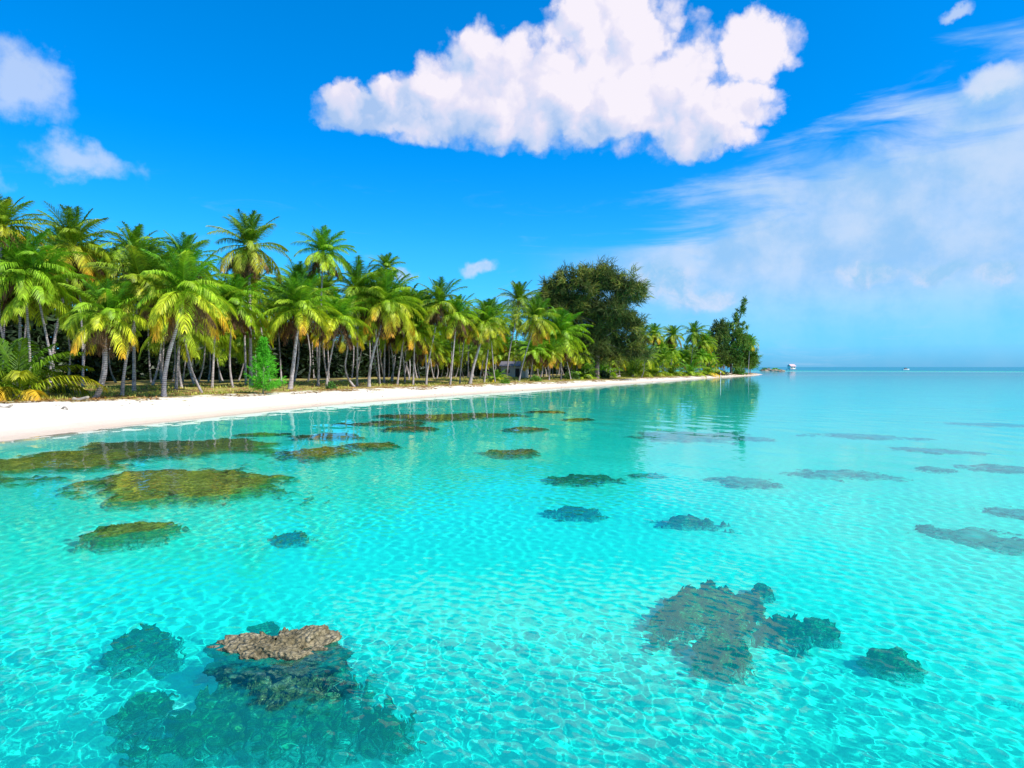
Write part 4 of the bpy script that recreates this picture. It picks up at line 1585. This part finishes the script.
# ------------------------------------------------------------------ stilt hut far out
M_PINK = mat_plain('pinkish_roof_tin', (0.62, 0.42, 0.45), 0.6, 0.2, 1)
M_GREYW = mat_plain('grey_boards', (0.36, 0.33, 0.33), 0.8, 0.3, 1)
P = water_pt(791.5, 370.6)
fy = P[1]
fk = fy / FOC
root = bpy.data.objects.new('stilt_hut', None)
col.objects.link(root)
root.location = (P[0], fy, 0)
root.rotation_euler = (0, 0, R(25))
tag(root, 'tiny pink roofed hut on stilts far out beyond the point', 'hut')
mb = MB()
mb.box((0, 0, 1.5), (8.0, 5.5, 0.25))
link('deck', mb.mesh('deck', M_GREYW), root)
mb = MB()
mb.box((0, 0, 2.9), (6.0, 4.0, 2.6))
link('wall', mb.mesh('wall', M_WHITE), root)
mb = MB()
w2, d2, z0, z1 = 3.6, 2.8, 4.1, 6.2
mb.add([(-w2, -d2, z0), (w2, -d2, z0), (w2, 0, z1), (-w2, 0, z1), (-w2, d2, z0), (w2, d2, z0)], [(0, 1, 2, 3), (3, 2, 5, 4), (0, 4, 5, 1)])
mb.add([(-w2, -d2, z0), (-w2, 0, z1), (-w2, 0, z1 - 0.01), (-w2, d2, z0), (w2, -d2, z0), (w2, 0, z1), (w2, 0, z1 - 0.01), (w2, d2, z0)], [(0, 3, 2, 1), (4, 5, 6, 7)])
link('roof', mb.mesh('roof', M_PINK), root)
mb = MB()
mb.box((-1.6, -2.03, 2.75), (1.3, 0.06, 2.1))
link('door', mb.mesh('door', M_DARK), root)
mb = MB()
mb.box((1.3, -2.03, 3.1), (1.4, 0.06, 1.0))
link('window', mb.mesh('window', M_DARK), root)
for ix in (-3.6, 0, 3.6):
    for iy in (-2.4, 2.4):
        mb = MB()
        mb.tube([(ix, iy, -3.5), (ix, iy, 1.4)], [0.14, 0.13], 8)
        link('stilt', mb.mesh('stilt', M_GREYW, True), root)

# ------------------------------------------------------------------ moored boat far right
P = water_pt(906, 370.0)
root = bpy.data.objects.new('moored_boat', None)
col.objects.link(root)
root.location = (P[0], P[1], 0)
root.rotation_euler = (0, 0, R(8))
tag(root, 'small grey white boat lying far out under the horizon at the right', 'boat')
secs = []
for t in np.linspace(-1, 1, 13):
    wdt = 1.25 * (1 - max(0, t) ** 2.2 * 0.98)
    zz0 = -0.4 + 0.35 * max(0, t) ** 2
    zz1 = 1.0 + 0.5 * max(0, t) ** 2
    secs.append([(t * 4.2, -wdt, zz1), (t * 4.2, -wdt * 0.8, 0.2 + zz0 * 0.5), (t * 4.2, 0, zz0), (t * 4.2, wdt * 0.8, 0.2 + zz0 * 0.5), (t * 4.2, wdt, zz1)])
Vb = np.array(secs).reshape(-1, 3)
Fb = [(i * 5 + j, i * 5 + j + 1, (i + 1) * 5 + j + 1, (i + 1) * 5 + j) for i in range(12) for j in range(4)]
Fb += [(i * 5, (i + 1) * 5, (i + 1) * 5 + 4, i * 5 + 4) for i in range(12)]
mb = MB()
mb.add(Vb, Fb)
mb.add([Vb[0], Vb[1], Vb[3], Vb[4]], [(0, 1, 2, 3)])
link('hull', mb.mesh('hull', M_WHITE), root)
mb = MB()
mb.box((-0.6, 0, 1.7), (2.6, 1.6, 1.3))
mb.box((-0.6, 0, 2.42), (3.0, 1.9, 0.12))
link('cabin', mb.mesh('cabin', M_GREYW), root)
mb = MB()
mb.box((-0.6, 0, 1.95), (2.66, 1.66, 0.45))
link('window', mb.mesh('window', M_DARK), root)

# ------------------------------------------------------------------ rocks and scrub beyond the tip
M_FROCK = mat_plain('far_rock', (0.30, 0.24, 0.18), 0.9, 0.5, 0.6)
rl = [(764, 371.3, 3.4, 1.2, 'first low brown rock beyond the point'), (769, 371.2, 3.2, 2.0, 'tallest brown rock in the line beyond the point'),
      (775, 371.4, 3.5, 1.5, 'flat brown rock in the middle of the line beyond the point'), (781, 371.6, 3.0, 1.1, 'last low rock of the line, toward the stilt hut')]
for i, (px, py, w_, h_, lb) in enumerate(rl):
    P = water_pt(px, py)
    boulder('rock', (P[0], P[1], 0.0), (w_, w_ * 0.7, h_), M_FROCK, lb, 'rock', 'rocks beyond the point', seed=50 + i * 3.1, res=(28, 20))
for i, (px, py, lb) in enumerate([(767, 371.0, 'low green scrub growing among the first far rocks'), (777, 371.2, 'low green scrub between the last far rocks')]):
    P = water_pt(px, py)
    root = bpy.data.objects.new('shrub', None)
    col.objects.link(root)
    root.location = (P[0], P[1] + 3, 0.0)
    root.scale = (4.5, 3, 2.8)
    tag(root, lb, 'shrub', 'scrub on the far rocks')
    link('foliage', SHR[i][0], root)
    link('stems', SHR[i][1], root)
